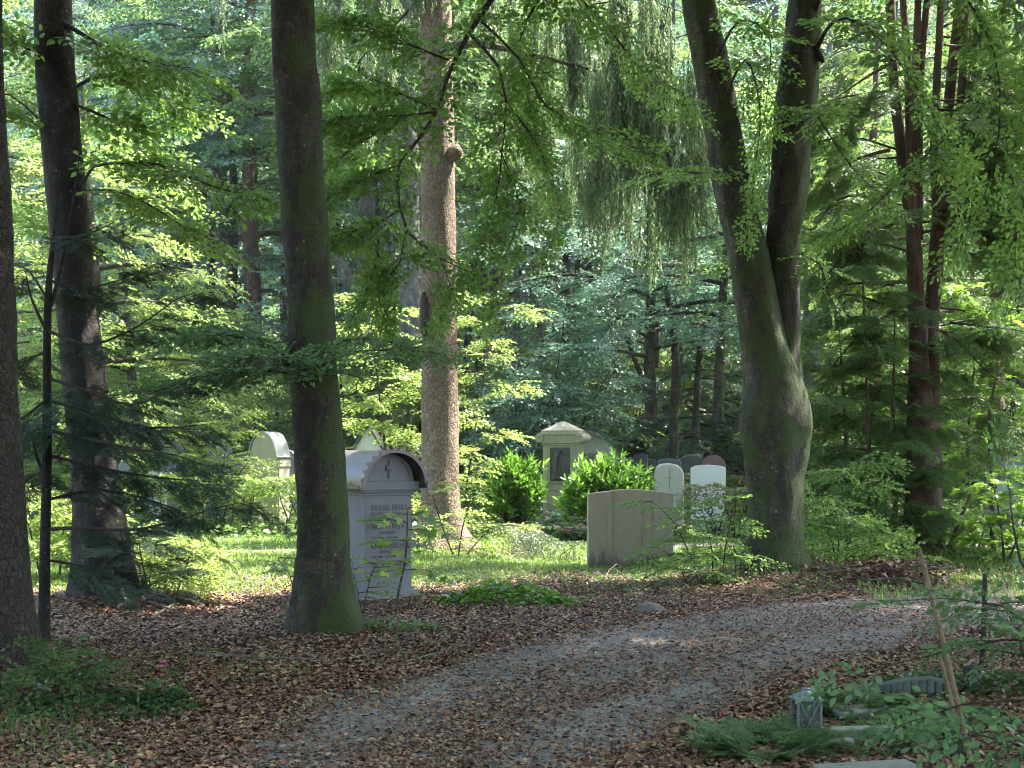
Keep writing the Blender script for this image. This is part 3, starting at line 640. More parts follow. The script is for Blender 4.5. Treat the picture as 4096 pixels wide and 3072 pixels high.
for rows, n, a, b in (([(436, -60, 22, .05), (500, -30, 21.6, .04), (560, 10, 21.4, .03), (600, 50, 21.2, .02), (620, 80, 21, .012), (640, 92, 21, .006)], 90, .5, 1.3),
                      ([(600, 60, 21.2, .02), (622, 84, 21, .02), (645, 84, 20.8, .02), (662, 108, 20.8, .015), (675, 150, 20.8, .008), (688, 185, 20.8, .004)], 150, .7, 1.35),
                      ([(622, 84, 21, .02), (600, 110, 21.2, .012), (602, 150, 21.2, .01), (603, 190, 21.2, .006)], 80, .5, 1.0),
                      ([(500, -30, 21.6, .03), (530, 60, 21.8, .015), (548, 110, 22, .01), (552, 160, 22, .006)], 60, .5, .95),
                      ([(645, 84, 20.8, .02), (680, 90, 20.6, .01), (700, 120, 20.6, .006)], 70, .6, 1.5),
                      ([(560, 10, 21.4, .02), (640, 0, 21.2, .012), (700, 20, 21, .006)], 90, .7, 1.8),
                      ([(565, 110, 22.5, .01), (590, 130, 22, .008), (625, 150, 21.6, .006), (650, 165, 21.6, .004)], 80, .5, 1.2),
                      ([(432, -60, 22, .04), (390, -40, 22.4, .03), (350, -20, 22.6, .02), (325, 10, 22.8, .01)], 110, .6, 1.7),
                      ([(432, -20, 22, .03), (400, 20, 22.6, .02), (360, 60, 22.8, .01), (345, 90, 22.8, .005)], 50, .6, 1.3),
                      ([(590, 120, 21.4, .01), (605, 160, 21.4, .01), (640, 175, 21.2, .01), (675, 165, 21, .004)], 80, .7, 1.5),
                      ([(530, 110, 22.4, .01), (542, 165, 22.4, .01), (546, 190, 22.4, .004)], 40, .4, .9),
                      ([(300, -90, 23, .02), (255, -50, 23.5, .015), (240, -20, 23.6, .005)], 14, .5, 1.4)):
    line = tube(g, px_line(rows), 5, 1, step=.2); curtain(g, line, n, a, b, r)
limbs(g, tk5, 9.5, 16, 12, 2.0, T_DENSE, 8, 1.1, r, .0, .35, .04)
g.build('crown', [L_WEEP, B_TWIG], t5, o)

# 3. young fir on the left
o = np.array((P(44, 645, 11.6)[0], 11.6, 0)); o[2] = H(o[0], o[1])
t3 = tree('fir_tree', 'young dark fir with drooping needle boughs in front of the left beech', 'tree', o[0], o[1])
g = Geo(); tk3 = tube(g, [(*P(44, 650, 11.6), .055), (*P(45, 560, 11.6), .045), (*P(47, 450, 11.6), .040), (*P(48, 300, 11.6), .030), (*P(56, 220, 11.6), .018), (*P(60, 170, 11.6), .006)], 10, 0, step=.1, rough=.05)
tube(g, [(*P(47, 320, 11.6), .018), (*P(60, 270, 11.6), .014), (*P(75, 190, 11.6), .008), (*P(80, 150, 11.6), .003)], 6, 0, step=.1)
tube(g, [(*P(46, 330, 11.6), .014), (*P(32, 300, 11.6), .01), (*P(25, 270, 11.6), .003)], 6, 0, step=.1)
tube(g, [(*P(46, 480, 11.6), .02), (*P(36, 455, 11.6), .015), (*P(32, 430, 11.6), .012)], 6, 0, step=.1)
g.build('trunk', B_DARK, t3, o, True)
g = Geo(); r = rng_(103)
for rows, n, sz in (([(47, 330, 11.6, .014), (90, 345, 11.4, .012), (140, 325, 11.2, .008), (175, 300, 11, .006), (195, 292, 11, .003)], 16, .36),
                    ([(47, 378, 11.6, .014), (85, 390, 11.4, .012), (130, 405, 11.2, .008), (160, 394, 11, .006), (192, 384, 11, .003)], 16, .36),
                    ([(46, 430, 11.6, .016), (90, 440, 11.3, .014), (140, 450, 11, .01), (175, 455, 10.9, .006), (205, 465, 10.8, .003)], 18, .38),
                    ([(46, 530, 11.6, .018), (80, 528, 11.5, .016), (130, 530, 11.3, .012), (180, 520, 11.1, .009), (215, 508, 11, .006), (240, 503, 11, .004), (262, 510, 11, .002)], 22, .34),
                    ([(46, 560, 11.6, .014), (80, 565, 11.7, .010), (110, 585, 11.8, .006), (140, 590, 11.8, .003)], 10, .36),
                    ([(46, 500, 11.6, .014), (100, 490, 11.9, .012), (150, 500, 12, .008), (190, 515, 12.1, .003)], 18, .42),
                    ([(48, 280, 11.6, .012), (85, 290, 11.8, .01), (120, 280, 11.9, .006), (160, 262, 12, .003)], 16, .42),
                    ([(50, 240, 11.6, .010), (85, 235, 11.4, .008), (115, 222, 11.2, .003)], 12, .36),
                    ([(46, 400, 11.6, .012), (20, 420, 11.2, .008), (0, 430, 11, .003)], 10, .45),
                    ([(46, 350, 11.6, .012), (30, 360, 11.9, .008), (10, 365, 12, .003)], 8, .42),
                    ([(46, 470, 11.6, .012), (25, 480, 11.9, .008), (0, 500, 12, .003)], 10, .42),
                    ([(48, 300, 11.6, .012), (28, 270, 11.9, .008), (8, 260, 12, .003)], 8, .42),
                    ([(46, 455, 11.6, .014), (110, 470, 11.6, .012), (160, 478, 11.6, .01), (215, 482, 11.6, .003)], 20, .42),
                    ([(47, 400, 11.6, .014), (100, 415, 11.8, .012), (150, 428, 11.8, .01), (200, 425, 11.8, .003)], 20, .45)):
    line = tube(g, px_line(rows), 5, 1, step=.15); leafy_limb(g, line, T_FIR, n, sz, r, .12, .30, .3, .15)
g.build('foliage', [L_FIR, B_TWIG], t3, o)

# 7. multi-stemmed yew on the right
o = np.array((P(920, 565, 20.7)[0], 20.7, 0)); o[2] = H(o[0], o[1])
t7 = tree('yew_tree', 'tall red-barked conifer whose fluted trunk splits into many upright stems', 'tree', o[0], o[1])
g = Geo(); Y7 = 20.7
tube(g, [(*P(922, 572, Y7), .36), (*P(922, 540, Y7), .30), (*P(923, 500, Y7), .27), (*P(923, 455, Y7), .26), (*P(921, 420, Y7), .20), (*P(919, 380, Y7), .155), (*P(918, 330, Y7), .135), (*P(915, 270, Y7), .115), (*P(912, 220, Y7), .09)], 30, 0, step=.08, rough=.14, flare=(.12, .3, 6, 1.2), seed=7)
tube(g, [(*P(930, 560, Y7+.1), .2), (*P(931, 470, Y7+.1), .16), (*P(932, 400, Y7+.1), .12), (*P(931, 330, Y7+.1), .115), (*P(935, 270, Y7+.1), .11), (*P(939, 220, Y7+.1), .10), (*P(945, 190, Y7+.1), .09)], 20, 0, step=.08, rough=.12, seed=17)
stems = [((915, 240), (905, 180), (895, 90), (890, 0), (886, -80)), ((914, 230), (910, 150), (908, 70), (903, 0), (900, -80)), ((918, 240), (918, 150), (921, 60), (928, -10), (932, -80)),
         ((912, 225), (915, 140), (916, 60), (918, 0), (919, -80)), ((938, 225), (934, 160), (937, 80), (941, 0), (943, -80)), ((940, 220), (944, 160), (951, 80), (960, 0), (966, -80)), ((942, 210), (955, 150), (962, 80), (966, 0), (970, -80)), ((945, 195), (965, 120), (975, 50), (980, 0), (984, -80))]
for k, st in enumerate(stems):
    yy = Y7+(-.3+.12*k if k % 2 else .2-.05*k)
    tube(g, [(*P(a, b, yy), .085-.008*q+(.01 if k in (0, 5) else -.012)) for q, (a, b) in enumerate(st)], 12, 0, step=.12, rough=.1, seed=30+k)
for rows in ([(894, 285, .03), (870, 283, .02), (840, 285, .016), (812, 292, .01)], [(905, 305, .03), (880, 320, .022), (850, 345, .016), (830, 370, .008)], [(893, 210, .03), (860, 195, .02), (830, 205, .015), (815, 230, .006)],
             [(890, 150, .03), (860, 158, .02), (825, 175, .008)], [(888, 65, .03), (865, 78, .02), (840, 95, .01), (822, 108, .004)], [(940, 330, .03), (962, 345, .018), (985, 370, .01), (1010, 390, .006)], [(940, 165, .02), (975, 150, .02), (1010, 155, .01), (1030, 170, .006)]):
    tube(g, [(*P(a, b, Y7-.3), r_) for a, b, r_ in rows], 7, 0, step=.15, rough=.05)
tube(g, [(*P(935, 563, Y7-.2), .05), (*P(950, 545, Y7-.3), .04), (*P(962, 515, Y7-.4), .03), (*P(972, 490, Y7-.4), .012)], 8, 0, step=.1)
g.build('trunk', B_YEW, t7, o, True)
g = Geo(); r = rng_(107)
for k in range(46):
    z0 = r.uniform(20, 330); s = r.choice([-1, 1]); x0 = 915+s*r.uniform(5, 35); L = r.uniform(60, 130); yy = Y7+r.uniform(-1.0, 1.2)
    rows = [(x0, z0, yy, .02), (x0+s*L*.4, z0+r.uniform(-20, 10), yy+r.uniform(-.4, .4), .012), (x0+s*L*.75, z0+r.uniform(0, 30), yy, .008), (x0+s*L, z0+r.uniform(20, 60), yy, .003)]
    line = tube(g, px_line(rows), 4, 1, step=.25); leafy_limb(g, line, T_YEW, 12, .62, r, .2, .4, .4, .2)
limbs(g, np.array([(*P(920, 100, Y7), .2), (*P(925, -500, Y7), .1)]), 8, 13, 12, 2.2, T_DENSE, 9, 1.2, r, .2, .3, .04)
g.build('foliage', [L_YEW, B_TWIG], t7, o)

def dup(root, loc, rz):
    c = root.copy(); COL.objects.link(c); c.location = loc; c.rotation_euler = (0, 0, rz)
    for ch in list(root.children): k = ch.copy(); COL.objects.link(k); k.parent = c
    return c
AL = 'unseen tall beech added beside or behind the viewpoint to shade the way'  # out-of-view trees added to shade the foreground and block sky
t0_ = thing('beech_tree', AL, 'tree', (-7.5, 4.5, 0), 0, 'unseen beeches added for shade around the viewpoint'); r = rng_(190); g = Geo()
tk0 = tube(g, [(0, 0, -.1, .34), (.05, 0, 3, .27), (0, .05, 8, .22), (0, 0, 15, .08)], 20, 0, step=.3, rough=.06, flare=(.15, .4, 5, 1.1), seed=3)
g.build('trunk', B_DARK, t0_, None, True); g = Geo(); limbs(g, tk0, 4.2, 14.5, 26, 5.6, T_DENSE, 18, 1.8, r, .2, .25, .07); g.build('crown', [L_BEECH, B_TWIG], t0_)
t0b = thing('beech_tree', 'unseen high-crowned beech added for shade just outside the right edge of the view', 'tree', (5.9, 10.2, H(5.9, 10.2)), .4, 'unseen beeches added for shade around the viewpoint'); g = Geo()
tk0 = tube(g, [(0, 0, -.1, .30), (.05, 0, 4, .24), (0, .05, 9, .20), (0, 0, 16, .08)], 20, 0, step=.3, rough=.06, flare=(.15, .4, 5, 1.1), seed=13)
g.build('trunk', B_DARK, t0b, None, True); g = Geo(); limbs(g, tk0, 8.2, 15.5, 26, 5.6, T_DENSE, 18, 1.8, r, .3, .2, .07); g.build('crown', [L_BEECH, B_TWIG], t0b)
for k, (x, y) in enumerate(((3.4, .2), (-2.6, .2), (2.5, -4.5), (-3.5, -5), (-11, -1), (10.5, -1.5), (0, -9), (-7, -9), (7, -8))): dup(t0_, (x, y, H(x, y)), 1.1*k+.5)
for k, (x, y, lab) in enumerate(((8.6, 6.5, 'high-crowned beech added for shade right of the leaning stake, out of view'), (11.5, 12.5, 'unseen high-crowned beech added for shade far right, beyond the edge of the view'), (-10.5, 12, 'unseen high-crowned beech added for shade far left, beyond the edge of the view'), (14, 19, 'high-crowned beech added for shade right of the yews, out of view'), (6.9, 13.8, 'high-crowned beech added for shade at the right edge above the way, trunk out of view'), (-6.6, 8, 'high-crowned beech added for shade left of the flaky trunk, out of view'))):
    dup(t0b, (x, y, H(x, y)), 1.3*k+.2)['label'] = lab

def bush(name, label, cat, stems, mat, tpls, nspray, size, seed, group=None, bark=B_TWIG, droop=.1, tilt=.3, t0=.3, leafname='foliage', limbn=0, limbl=.5, rise=.2):
    """stems: list of pixel polylines (px,py,Y,r); first point is the foot"""
    fx, fy = P(*stems[0][0][:3])[:2]; o = np.array((fx, fy, H(fx, fy))); t = thing(name, label, cat, o, 0, group); r = rng_(seed)
    gs = Geo(); gl = Geo()
    for st in stems:
        line = tube(gs, px_line(st), 6, 0, step=.12)
        if limbn:
            d = np.linspace(t0, 1, limbn)
            Ps, T, tt = along(line, limbn, t0, 1, r)
            for k in range(limbn):
                a = k*2.4+r.uniform(-.5, .5); L = limbl*r.uniform(.6, 1.2)*(1-.5*tt[k]); dd = np.array([math.cos(a), math.sin(a), 0])
                pts = [(*(Ps[k]+dd*L*q+(0, 0, L*(rise*q-.15*q*q))), .006*(1.1-q)) for q in (0, .35, .7, 1)]
                l2 = tube(gs, pts, 4, 0); leafy_limb(gl, l2, tpls, nspray, size, r, .15, droop, tilt, .2)
        else: leafy_limb(gl, line, tpls, nspray, size, r, t0, droop, tilt, .2)
    gs.build('stem', bark, t, o, True); gl.build(leafname, [mat, B_TWIG], t, o); return t

# yew seedlings and shrubs beside the yew
for k, (px, top, dx, lab) in enumerate(((868, 200, -8, 'slender young yew with fine needle sprays left of the red-barked conifer'), (893, 300, 2, 'young yew hugging the left side of the red-barked trunk'),
                                     (845, 330, -6, 'low feathery yew between the forked beech and the red-barked conifer'), (990, 330, 12, 'spreading yew bush right of the red-barked conifer'))):
    yy = 20.3+.25*k
    bush('young_yew', lab, 'yew bush', [[(px+4, 562, yy, .05), (px+2, 500, yy, .04), (px, 420, yy, .028), (px+dx*.5, (420+top)/2, yy, .018), (px+dx, top, yy, .006)]],
         L_YEW, T_YEW, 8, .55, 200+k, 'young yews around the red-barked conifer', B_YEW, .25, .35, .12, limbn=20, limbl=1.35)
# broad-leaved saplings
bush('maple_sapling', 'sunlit yellow-green maple sapling behind the right-hand yew', 'sapling', [[(975, 560, 22.5, .03), (968, 450, 22.5, .022), (975, 360, 22.4, .015), (985, 290, 22.3, .006)], [(975, 560, 22.5, .02), (1000, 470, 22.8, .018), (1015, 380, 22.8, .01), (1020, 310, 22.8, .005)]],
     L_MAPLE, T_MAPLE, 5, .62, 210, limbn=13, limbl=.95, t0=.35)
bush('maple_sapling', 'low bright maple sapling at the right edge of the clearing', 'sapling', [[(1005, 570, 19.5, .02), (1000, 520, 19.5, .012), (990, 470, 19.4, .006)], [(1005, 570, 19.5, .02), (1020, 530, 19.3, .012), (1035, 480, 19.2, .006)]],
     L_MAPLE, T_MAPLE, 4, .55, 211, limbn=9, limbl=.8, t0=.2)
bush('beech_sapling', 'thicket of thin beech stems against the left foot of the forked beech', 'sapling',
     [[(700, 590, 16.4, .010), (692, 560, 16.3, .008), (672, 520, 16.2, .005), (650, 500, 16.2, .002)], [(712, 590, 16.5, .010), (712, 550, 16.4, .008), (702, 510, 16.4, .003)], [(722, 588, 16.4, .010), (725, 550, 16.4, .008), (735, 500, 16.4, .003)],
      [(690, 590, 16.4, .010), (678, 565, 16.2, .006), (660, 548, 16.1, .003)], [(735, 586, 16.6, .010), (735, 560, 16.8, .006), (720, 530, 17, .003)], [(705, 592, 16.2, .008), (700, 575, 16.2, .006), (690, 555, 16.1, .003)]],
     L_BEECH, T_NEAR, 2, .34, 212, limbn=5, limbl=.5, t0=.35)
bush('beech_sapling', 'leafy beech sapling spreading right of the forked beech at knee height', 'sapling',
     [[(845, 582, 17.6, .010), (838, 560, 17.5, .008), (828, 530, 17.5, .005), (822, 500, 17.4, .002)], [(850, 582, 17.6, .010), (868, 560, 17.4, .008), (884, 550, 17.3, .003)], [(840, 582, 17.8, .010), (850, 540, 18, .008), (862, 520, 18, .003)]],
     L_BEECH, T_NEAR, 3, .42, 213, limbn=8, limbl=.75, t0=.25)
bush('beech_sapling', 'beech sapling with flat leaf layers halfway up behind the forked beech', 'sapling',
     [[(842, 575, 18.6, .012), (838, 530, 18.6, .01), (842, 490, 18.5, .006), (850, 462, 18.4, .003)]],
     L_BEECH, T_NEAR, 4, .45, 214, limbn=9, limbl=.9, t0=.35)
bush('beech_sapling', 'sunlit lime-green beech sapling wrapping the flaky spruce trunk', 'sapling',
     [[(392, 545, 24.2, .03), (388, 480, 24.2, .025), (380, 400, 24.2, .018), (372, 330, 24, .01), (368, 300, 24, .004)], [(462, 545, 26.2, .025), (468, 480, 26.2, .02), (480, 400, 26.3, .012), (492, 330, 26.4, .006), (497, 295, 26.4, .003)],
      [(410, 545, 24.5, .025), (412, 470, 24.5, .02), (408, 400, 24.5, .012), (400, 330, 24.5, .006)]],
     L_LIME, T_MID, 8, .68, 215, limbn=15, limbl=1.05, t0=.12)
bush('beech_sapling', 'small lime sprays of beech at the right foot of the flaky spruce', 'sapling',
     [[(458, 560, 21, .012), (462, 530, 20.9, .01), (470, 500, 20.8, .006), (472, 470, 20.8, .003)], [(455, 560, 21, .012), (440, 520, 20.8, .01), (432, 490, 20.8, .004)], [(462, 560, 21, .01), (490, 530, 20.9, .008), (515, 525, 20.8, .003)]],
     L_LIME, T_NEAR, 2, .36, 216, limbn=6, limbl=.5, t0=.2)
bush('maple_sapling', 'thin maple sapling with lobed leaves in front of the grey tomb', 'sapling', [[(396, 606, 14.3, .014), (400, 585, 14.3, .011), (405, 563, 14.3, .010), (407, 535, 14.3, .008), (408, 508, 14.3, .004)]],
     L_MAPLE, [spray_broad(55+k, .30, 1, True, .006, 'maple', .3) for k in range(3)], 2, .38, 217, limbn=9, limbl=.30, t0=.35)
bush('beech_sapling', 'small beech seedling before the hidden side of the grey tomb', 'sapling', [[(363, 612, 13.6, .008), (366, 595, 13.6, .006), (370, 580, 13.6, .004), (376, 562, 13.5, .002)], [(362, 612, 13.6, .006), (356, 585, 13.5, .004), (352, 560, 13.5, .002)]],
     L_BEECH, T_NEAR, 1, .24, 218, limbn=5, limbl=.30, t0=.4)
bush('beech_sapling', 'shrubby beech growing right of the left beech foot with yellowish leaves', 'sapling',
     [[(165, 598, 15.2, .01), (166, 570, 15.2, .008), (172, 545, 15.1, .004)], [(175, 598, 15.2, .01), (185, 570, 15.1, .008), (192, 548, 15, .003)], [(150, 600, 15.4, .01), (150, 560, 15.4, .008), (155, 535, 15.4, .003)]],
     L_LIME, T_NEAR, 3, .36, 219, limbn=7, limbl=.5, t0=.3)
bush('fir_seedling', 'little dark fir seedling leaning on the left beech foot', 'fir seedling', [[(150, 606, 14.3, .012), (146, 580, 14.3, .01), (140, 550, 14.3, .006), (138, 530, 14.3, .003)]],
     L_FIR, T_FIR, 5, .42, 220, limbn=12, limbl=.5, t0=.1)
bush('beech_sapling', 'lone wiry sapling with a few leaves left of the mossy front beech', 'sapling', [[(297, 610, 13.5, .006), (290, 575, 13.5, .005), (278, 558, 13.5, .003)]], L_BEECH, T_NEAR, 3, .22, 221, limbn=4, limbl=.25, t0=.6)
bush('beech_sapling', 'pale spiky young beech poking above the left hedge', 'sapling', [[(215, 535, 27.6, .02), (220, 480, 27.6, .015), (228, 440, 27.6, .008), (233, 415, 27.6, .003)], [(215, 535, 27.6, .02), (200, 480, 27.6, .015), (185, 450, 27.6, .008), (175, 432, 27.6, .003)], [(218, 535, 27.6, .02), (236, 480, 27.4, .015), (250, 460, 27.4, .005)]],
     L_LIME, T_MID, 6, .55, 222, limbn=11, limbl=.7, t0=.3)
bush('beech_sapling', 'tangle of backlit saplings behind the young fir at the left edge', 'sapling', [[(60, 575, 17.5, .015), (62, 540, 17.5, .01), (70, 500, 17.5, .005)], [(90, 575, 17.8, .015), (86, 530, 17.8, .01), (80, 490, 17.8, .005)], [(40, 575, 17.2, .015), (30, 530, 17.2, .01), (20, 490, 17.2, .005)]],
     L_LIME, T_NEAR, 4, .45, 223, limbn=9, limbl=.8, t0=.2)
bush('elder_shrub', 'sky-tinted green upright shrub behind the flat-topped concrete stone and stele', 'shrub', [[(540, 530, 29.5, .03), (548, 440, 29.5, .02), (560, 350, 29.5, .012), (568, 295, 29.5, .004)], [(540, 530, 29.5, .03), (520, 450, 29.5, .02), (515, 390, 29.5, .008)], [(545, 530, 29.5, .03), (580, 430, 29.7, .02), (610, 370, 29.8, .006)], [(545, 530, 29.5, .03), (545, 450, 29.2, .02), (535, 380, 29, .008)]],
     L_SKYTINT, T_MID, 8, .8, 224, limbn=15, limbl=1.2, t0=.25)

# ------------------------------------------------------------------ background trees
def bgtree(name, label, cat, px, Y, r_, bark, leaf, z0, z1, R, nl, ns, size, seed, group=None, tpls=None, lean=0.0, ztop=None, rise=.22, droop=.3, az=None, extra=None, r0=.06, wob=.15, tilt=.3, shape=crown_shape, crown=True):
    x = P(px, 500, Y)[0]; o = np.array((x, Y, H(x, Y))); t = thing(name, label, cat, o, 0, group); rg = rng_(seed); ztop = ztop or z1+1
    g = Geo(); zz = np.linspace(-.1, ztop, 9)
    tk = tube(g, [(x+lean*z+wob*math.sin(z*.5+seed), Y+.1*math.sin(z*.4+seed), o[2]+z, r_*(1.12 if z < .3 else 1)*(1-.75*(z/ztop)**1.3)+.01) for z in zz], 14, 0, step=.3, rough=.07, flare=(r_*.45, .35, 5, 1.1), seed=seed)
    for st in (extra or []): tube(g, px_line(st), 10, 0, step=.3, rough=.07, seed=seed+3)
    g.build('trunk', bark, t, o, True)
    if crown:
        g = Geo(); limbs(g, tk, z0, z1, nl, R, tpls or T_MID, ns, size, rg, rise, droop, r0, az, .18, max(tilt, .4), 1, shape)
        if tpls is not T_FIR: fill_crown(g, tk, z0, z1, R*.95, int(nl*ns*.55), tpls or T_MID, size*.9, rg, shape)
        g.build('crown', [leaf, bark], t, o)
    return t
flat = lambda u: 1.0
bgtree('beech_tree', 'big sky-tinted green beech crown filling the upper left behind the dark trunks', 'tree', 215, 36, .26, B_GREY, L_SKYTINT, 3.6, 15.5, 5.4, 46, 26, 1.15, 301, lean=.02, rise=.30, droop=.55)
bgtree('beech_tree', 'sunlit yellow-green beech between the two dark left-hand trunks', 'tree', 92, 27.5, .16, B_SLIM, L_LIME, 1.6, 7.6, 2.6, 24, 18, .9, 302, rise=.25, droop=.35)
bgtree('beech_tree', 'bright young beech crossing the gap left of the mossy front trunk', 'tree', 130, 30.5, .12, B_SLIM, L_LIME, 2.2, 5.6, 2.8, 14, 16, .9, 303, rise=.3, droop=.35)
bgtree('maple_tree', 'sky-tinted green layered maple crown left of the forked beech', 'tree', 652, 33, .15, B_SLIM, L_SKYTINT, 3.6, 8.6, 5.0, 28, 20, 1.0, 304, rise=.30, droop=.42, lean=.02,
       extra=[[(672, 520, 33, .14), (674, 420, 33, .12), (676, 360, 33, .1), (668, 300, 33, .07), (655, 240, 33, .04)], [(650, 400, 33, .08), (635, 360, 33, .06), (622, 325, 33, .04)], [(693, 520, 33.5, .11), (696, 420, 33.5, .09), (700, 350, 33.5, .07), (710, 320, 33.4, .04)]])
bgtree('maple_tree', 'second sky-tinted green maple whose layers meet the forked beech stem', 'tree', 725, 31, .12, B_SLIM, L_SKYTINT, 4.0, 8.2, 3.4, 20, 18, .95, 305, rise=.25, droop=.35)
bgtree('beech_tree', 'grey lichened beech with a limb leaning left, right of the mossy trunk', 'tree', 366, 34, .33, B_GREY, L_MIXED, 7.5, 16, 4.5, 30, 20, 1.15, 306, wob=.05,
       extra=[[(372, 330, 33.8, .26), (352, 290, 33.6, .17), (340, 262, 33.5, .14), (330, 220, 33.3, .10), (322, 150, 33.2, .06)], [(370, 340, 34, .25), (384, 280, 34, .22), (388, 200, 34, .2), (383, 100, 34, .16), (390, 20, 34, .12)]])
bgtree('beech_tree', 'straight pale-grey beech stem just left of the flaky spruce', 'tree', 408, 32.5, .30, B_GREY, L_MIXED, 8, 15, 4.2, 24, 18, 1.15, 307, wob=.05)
bgtree('pine_tree', 'reddish ivy-clad trunk standing right of the flaky spruce', 'tree', 497, 37, .24, B_RED, L_MIXED, 8.5, 16, 3.5, 22, 16, 1.15, 308, wob=.04)
bgtree('spruce_tree', 'brown spruce trunk right behind the cream gravestone', 'tree', 256, 35, .24, B_RED, L_MIXED, 9, 17, 3.0, 20, 14, 1.1, 309, wob=.04, lean=-.012)
bgtree('spruce_tree', 'purplish spruce trunk beside the left edge of the mossy front trunk', 'tree', 289, 38, .21, B_RED, L_MIXED, 9, 17, 3.0, 20, 14, 1.1, 310, wob=.03)
bgtree('beech_tree', 'slender mossy stem farther left of the cream gravestone', 'tree', 212, 36.5, .13, B_SLIM, L_SKYTINT, 6.5, 13, 3.2, 18, 14, 1.1, 311, wob=.1)
bgtree('beech_tree', 'slender grey-green stem nearer the cream gravestone', 'tree', 229, 37, .15, B_SLIM, L_SKYTINT, 6.5, 14, 3.4, 18, 14, 1.1, 312, wob=.12)
bgtree('beech_tree', 'white-barked beech glimpsed behind the red-barked conifer', 'tree', 948, 30, .22, B_GREY, L_YEW, 4.5, 10.5, 3.4, 26, 16, 1.0, 313, wob=.05)
bgtree('beech_tree', 'grey beech trunk peeping out right of the forked beech', 'tree', 808, 29, .20, B_GREY, L_BEECH, 4.5, 9.5, 2.4, 20, 14, 1.0, 314, wob=.05, lean=.01)
bgtree('beech_tree', 'dark trunk at the right edge behind the maple leaves', 'tree', 1019, 29, .28, B_DARK, L_MIXED, 4.0, 10.5, 3.0, 22, 14, 1.0, 315, wob=.05)
bgtree('beech_tree', 'mid-green crown filling the upper right behind the upright stems', 'tree', 875, 27.5, .14, B_YEW, L_MIXED, 3.5, 8.8, 2.4, 22, 14, .9, 316, wob=.1)
bgtree('beech_tree', 'shaded beech crown at the upper right corner', 'tree', 1000, 25, .14, B_YEW, L_MIXED, 3.0, 8.6, 2.4, 24, 14, .9, 317, wob=.1)
# dark thin trunks and firs of the middle wood
for k, (px, Y, r_, ln, leaf, bk, lab) in enumerate((
        (470, 39, .12, .01, L_MIXED, B_SLIM, 'thin dark trunk between the flaky spruce and the ivy-clad trunk'), (481, 41, .15, -.01, L_MIXED, B_SLIM, 'lichen-spotted trunk touching the ivy-clad trunk on its left'),
        (508, 38.5, .07, .015, L_MIXED, B_GREY, 'crooked whitish pole just right of the ivy-clad trunk'), (538, 43, .17, .0, L_MIXED, B_RED, 'pale pinkish trunk in the gap above the stone stele'),
        (560, 40, .16, .05, L_LIME, B_SLIM, 'dark leaning trunk above the stone stele, first of two'), (575, 44, .18, .03, L_MIXED, B_DARK, 'dark leaning trunk above the stone stele, farther right and behind'),
        (548, 46, .12, -.02, L_LIME, B_SLIM, 'thin mossy stem crossing the leaning trunks above the stele'), (605, 45, .15, .04, L_LIME, B_DARK, 'dark stem under the hanging spruce boughs'),
        (630, 47, .2, 0, L_MIXED, B_DARK, 'straight dark trunk behind the laurel bush'), (648, 36, .10, .02, L_SKYTINT, B_SLIM, 'thin mossy stem under the layered maple, left one'), (684, 37, .09, -.03, L_SKYTINT, B_SLIM, 'thin mossy stem under the layered maple, right one'),
        (612, 39, .09, .05, L_MIXED, B_SLIM, 'slanting mossy stem between stele and layered maple'), (526, 40, .08, -.02, L_MIXED, B_SLIM, 'thin green stem left of the stele'), (740, 46, .2, .0, L_MIXED, B_DARK, 'dark trunk low behind the white gravestone'))):
    bgtree('beech_tree', lab, 'tree', px, Y, r_, bk, leaf, 8.0, 14, 2.5, 12, 12, 1.1, 330+k, 'thin trunks in the wood behind the graves', T_MID, ln, rise=.3, droop=.3)
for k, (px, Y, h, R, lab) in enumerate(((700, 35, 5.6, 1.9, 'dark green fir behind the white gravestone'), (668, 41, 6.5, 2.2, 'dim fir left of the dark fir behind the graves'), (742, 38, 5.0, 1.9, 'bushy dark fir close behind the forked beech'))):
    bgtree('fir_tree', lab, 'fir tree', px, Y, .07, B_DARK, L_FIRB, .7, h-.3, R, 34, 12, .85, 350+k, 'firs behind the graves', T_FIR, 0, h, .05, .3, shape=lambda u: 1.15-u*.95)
# understorey shrubs and young trees behind the graves
rr = rng_(9)
und = [(120, 38, L_LIME, 'left of the brown trunks'), (190, 41, L_MIXED, 'behind the slender mossy stems'), (270, 42, L_MIXED, 'between the brown and purplish spruce trunks'), (335, 40, L_MIXED, 'below the leaning grey limb'),
       (420, 41, L_LIME, 'behind the flaky spruce'), (455, 43, L_LIME, 'right behind the lime beech sapling'), (520, 40, L_MIXED, 'left of the stone stele, further back'), (575, 38, L_SKYTINT, 'above the capped stone, sky-tinted'),
       (610, 40, L_LIME, 'above the left half of the laurel bush'), (640, 44, L_MIXED, 'above the right half of the laurel bush'), (690, 46, L_LIME, 'yellowish, between two firs'), (760, 42, L_MIXED, 'behind the swollen trunk'),
       (830, 34, L_YEW, 'right of the forked beech, dappled'), (865, 38, L_LIME, 'yellowish, deep between the right-hand trunks'), (905, 36, L_YEW, 'behind the red-barked conifer'), (960, 35, L_LIME, 'sunny, behind the white-barked beech'),
       (1010, 34, L_MIXED, 'at the right edge behind the maple'), (60, 34, L_LIME, 'bright, behind the young fir'), (10, 33, L_LIME, 'bright, at the left edge'), (230, 46, L_MIXED, 'dim, above the slate gravestone'), (300, 47, L_MIXED, 'dim, behind the mossy front trunk')]
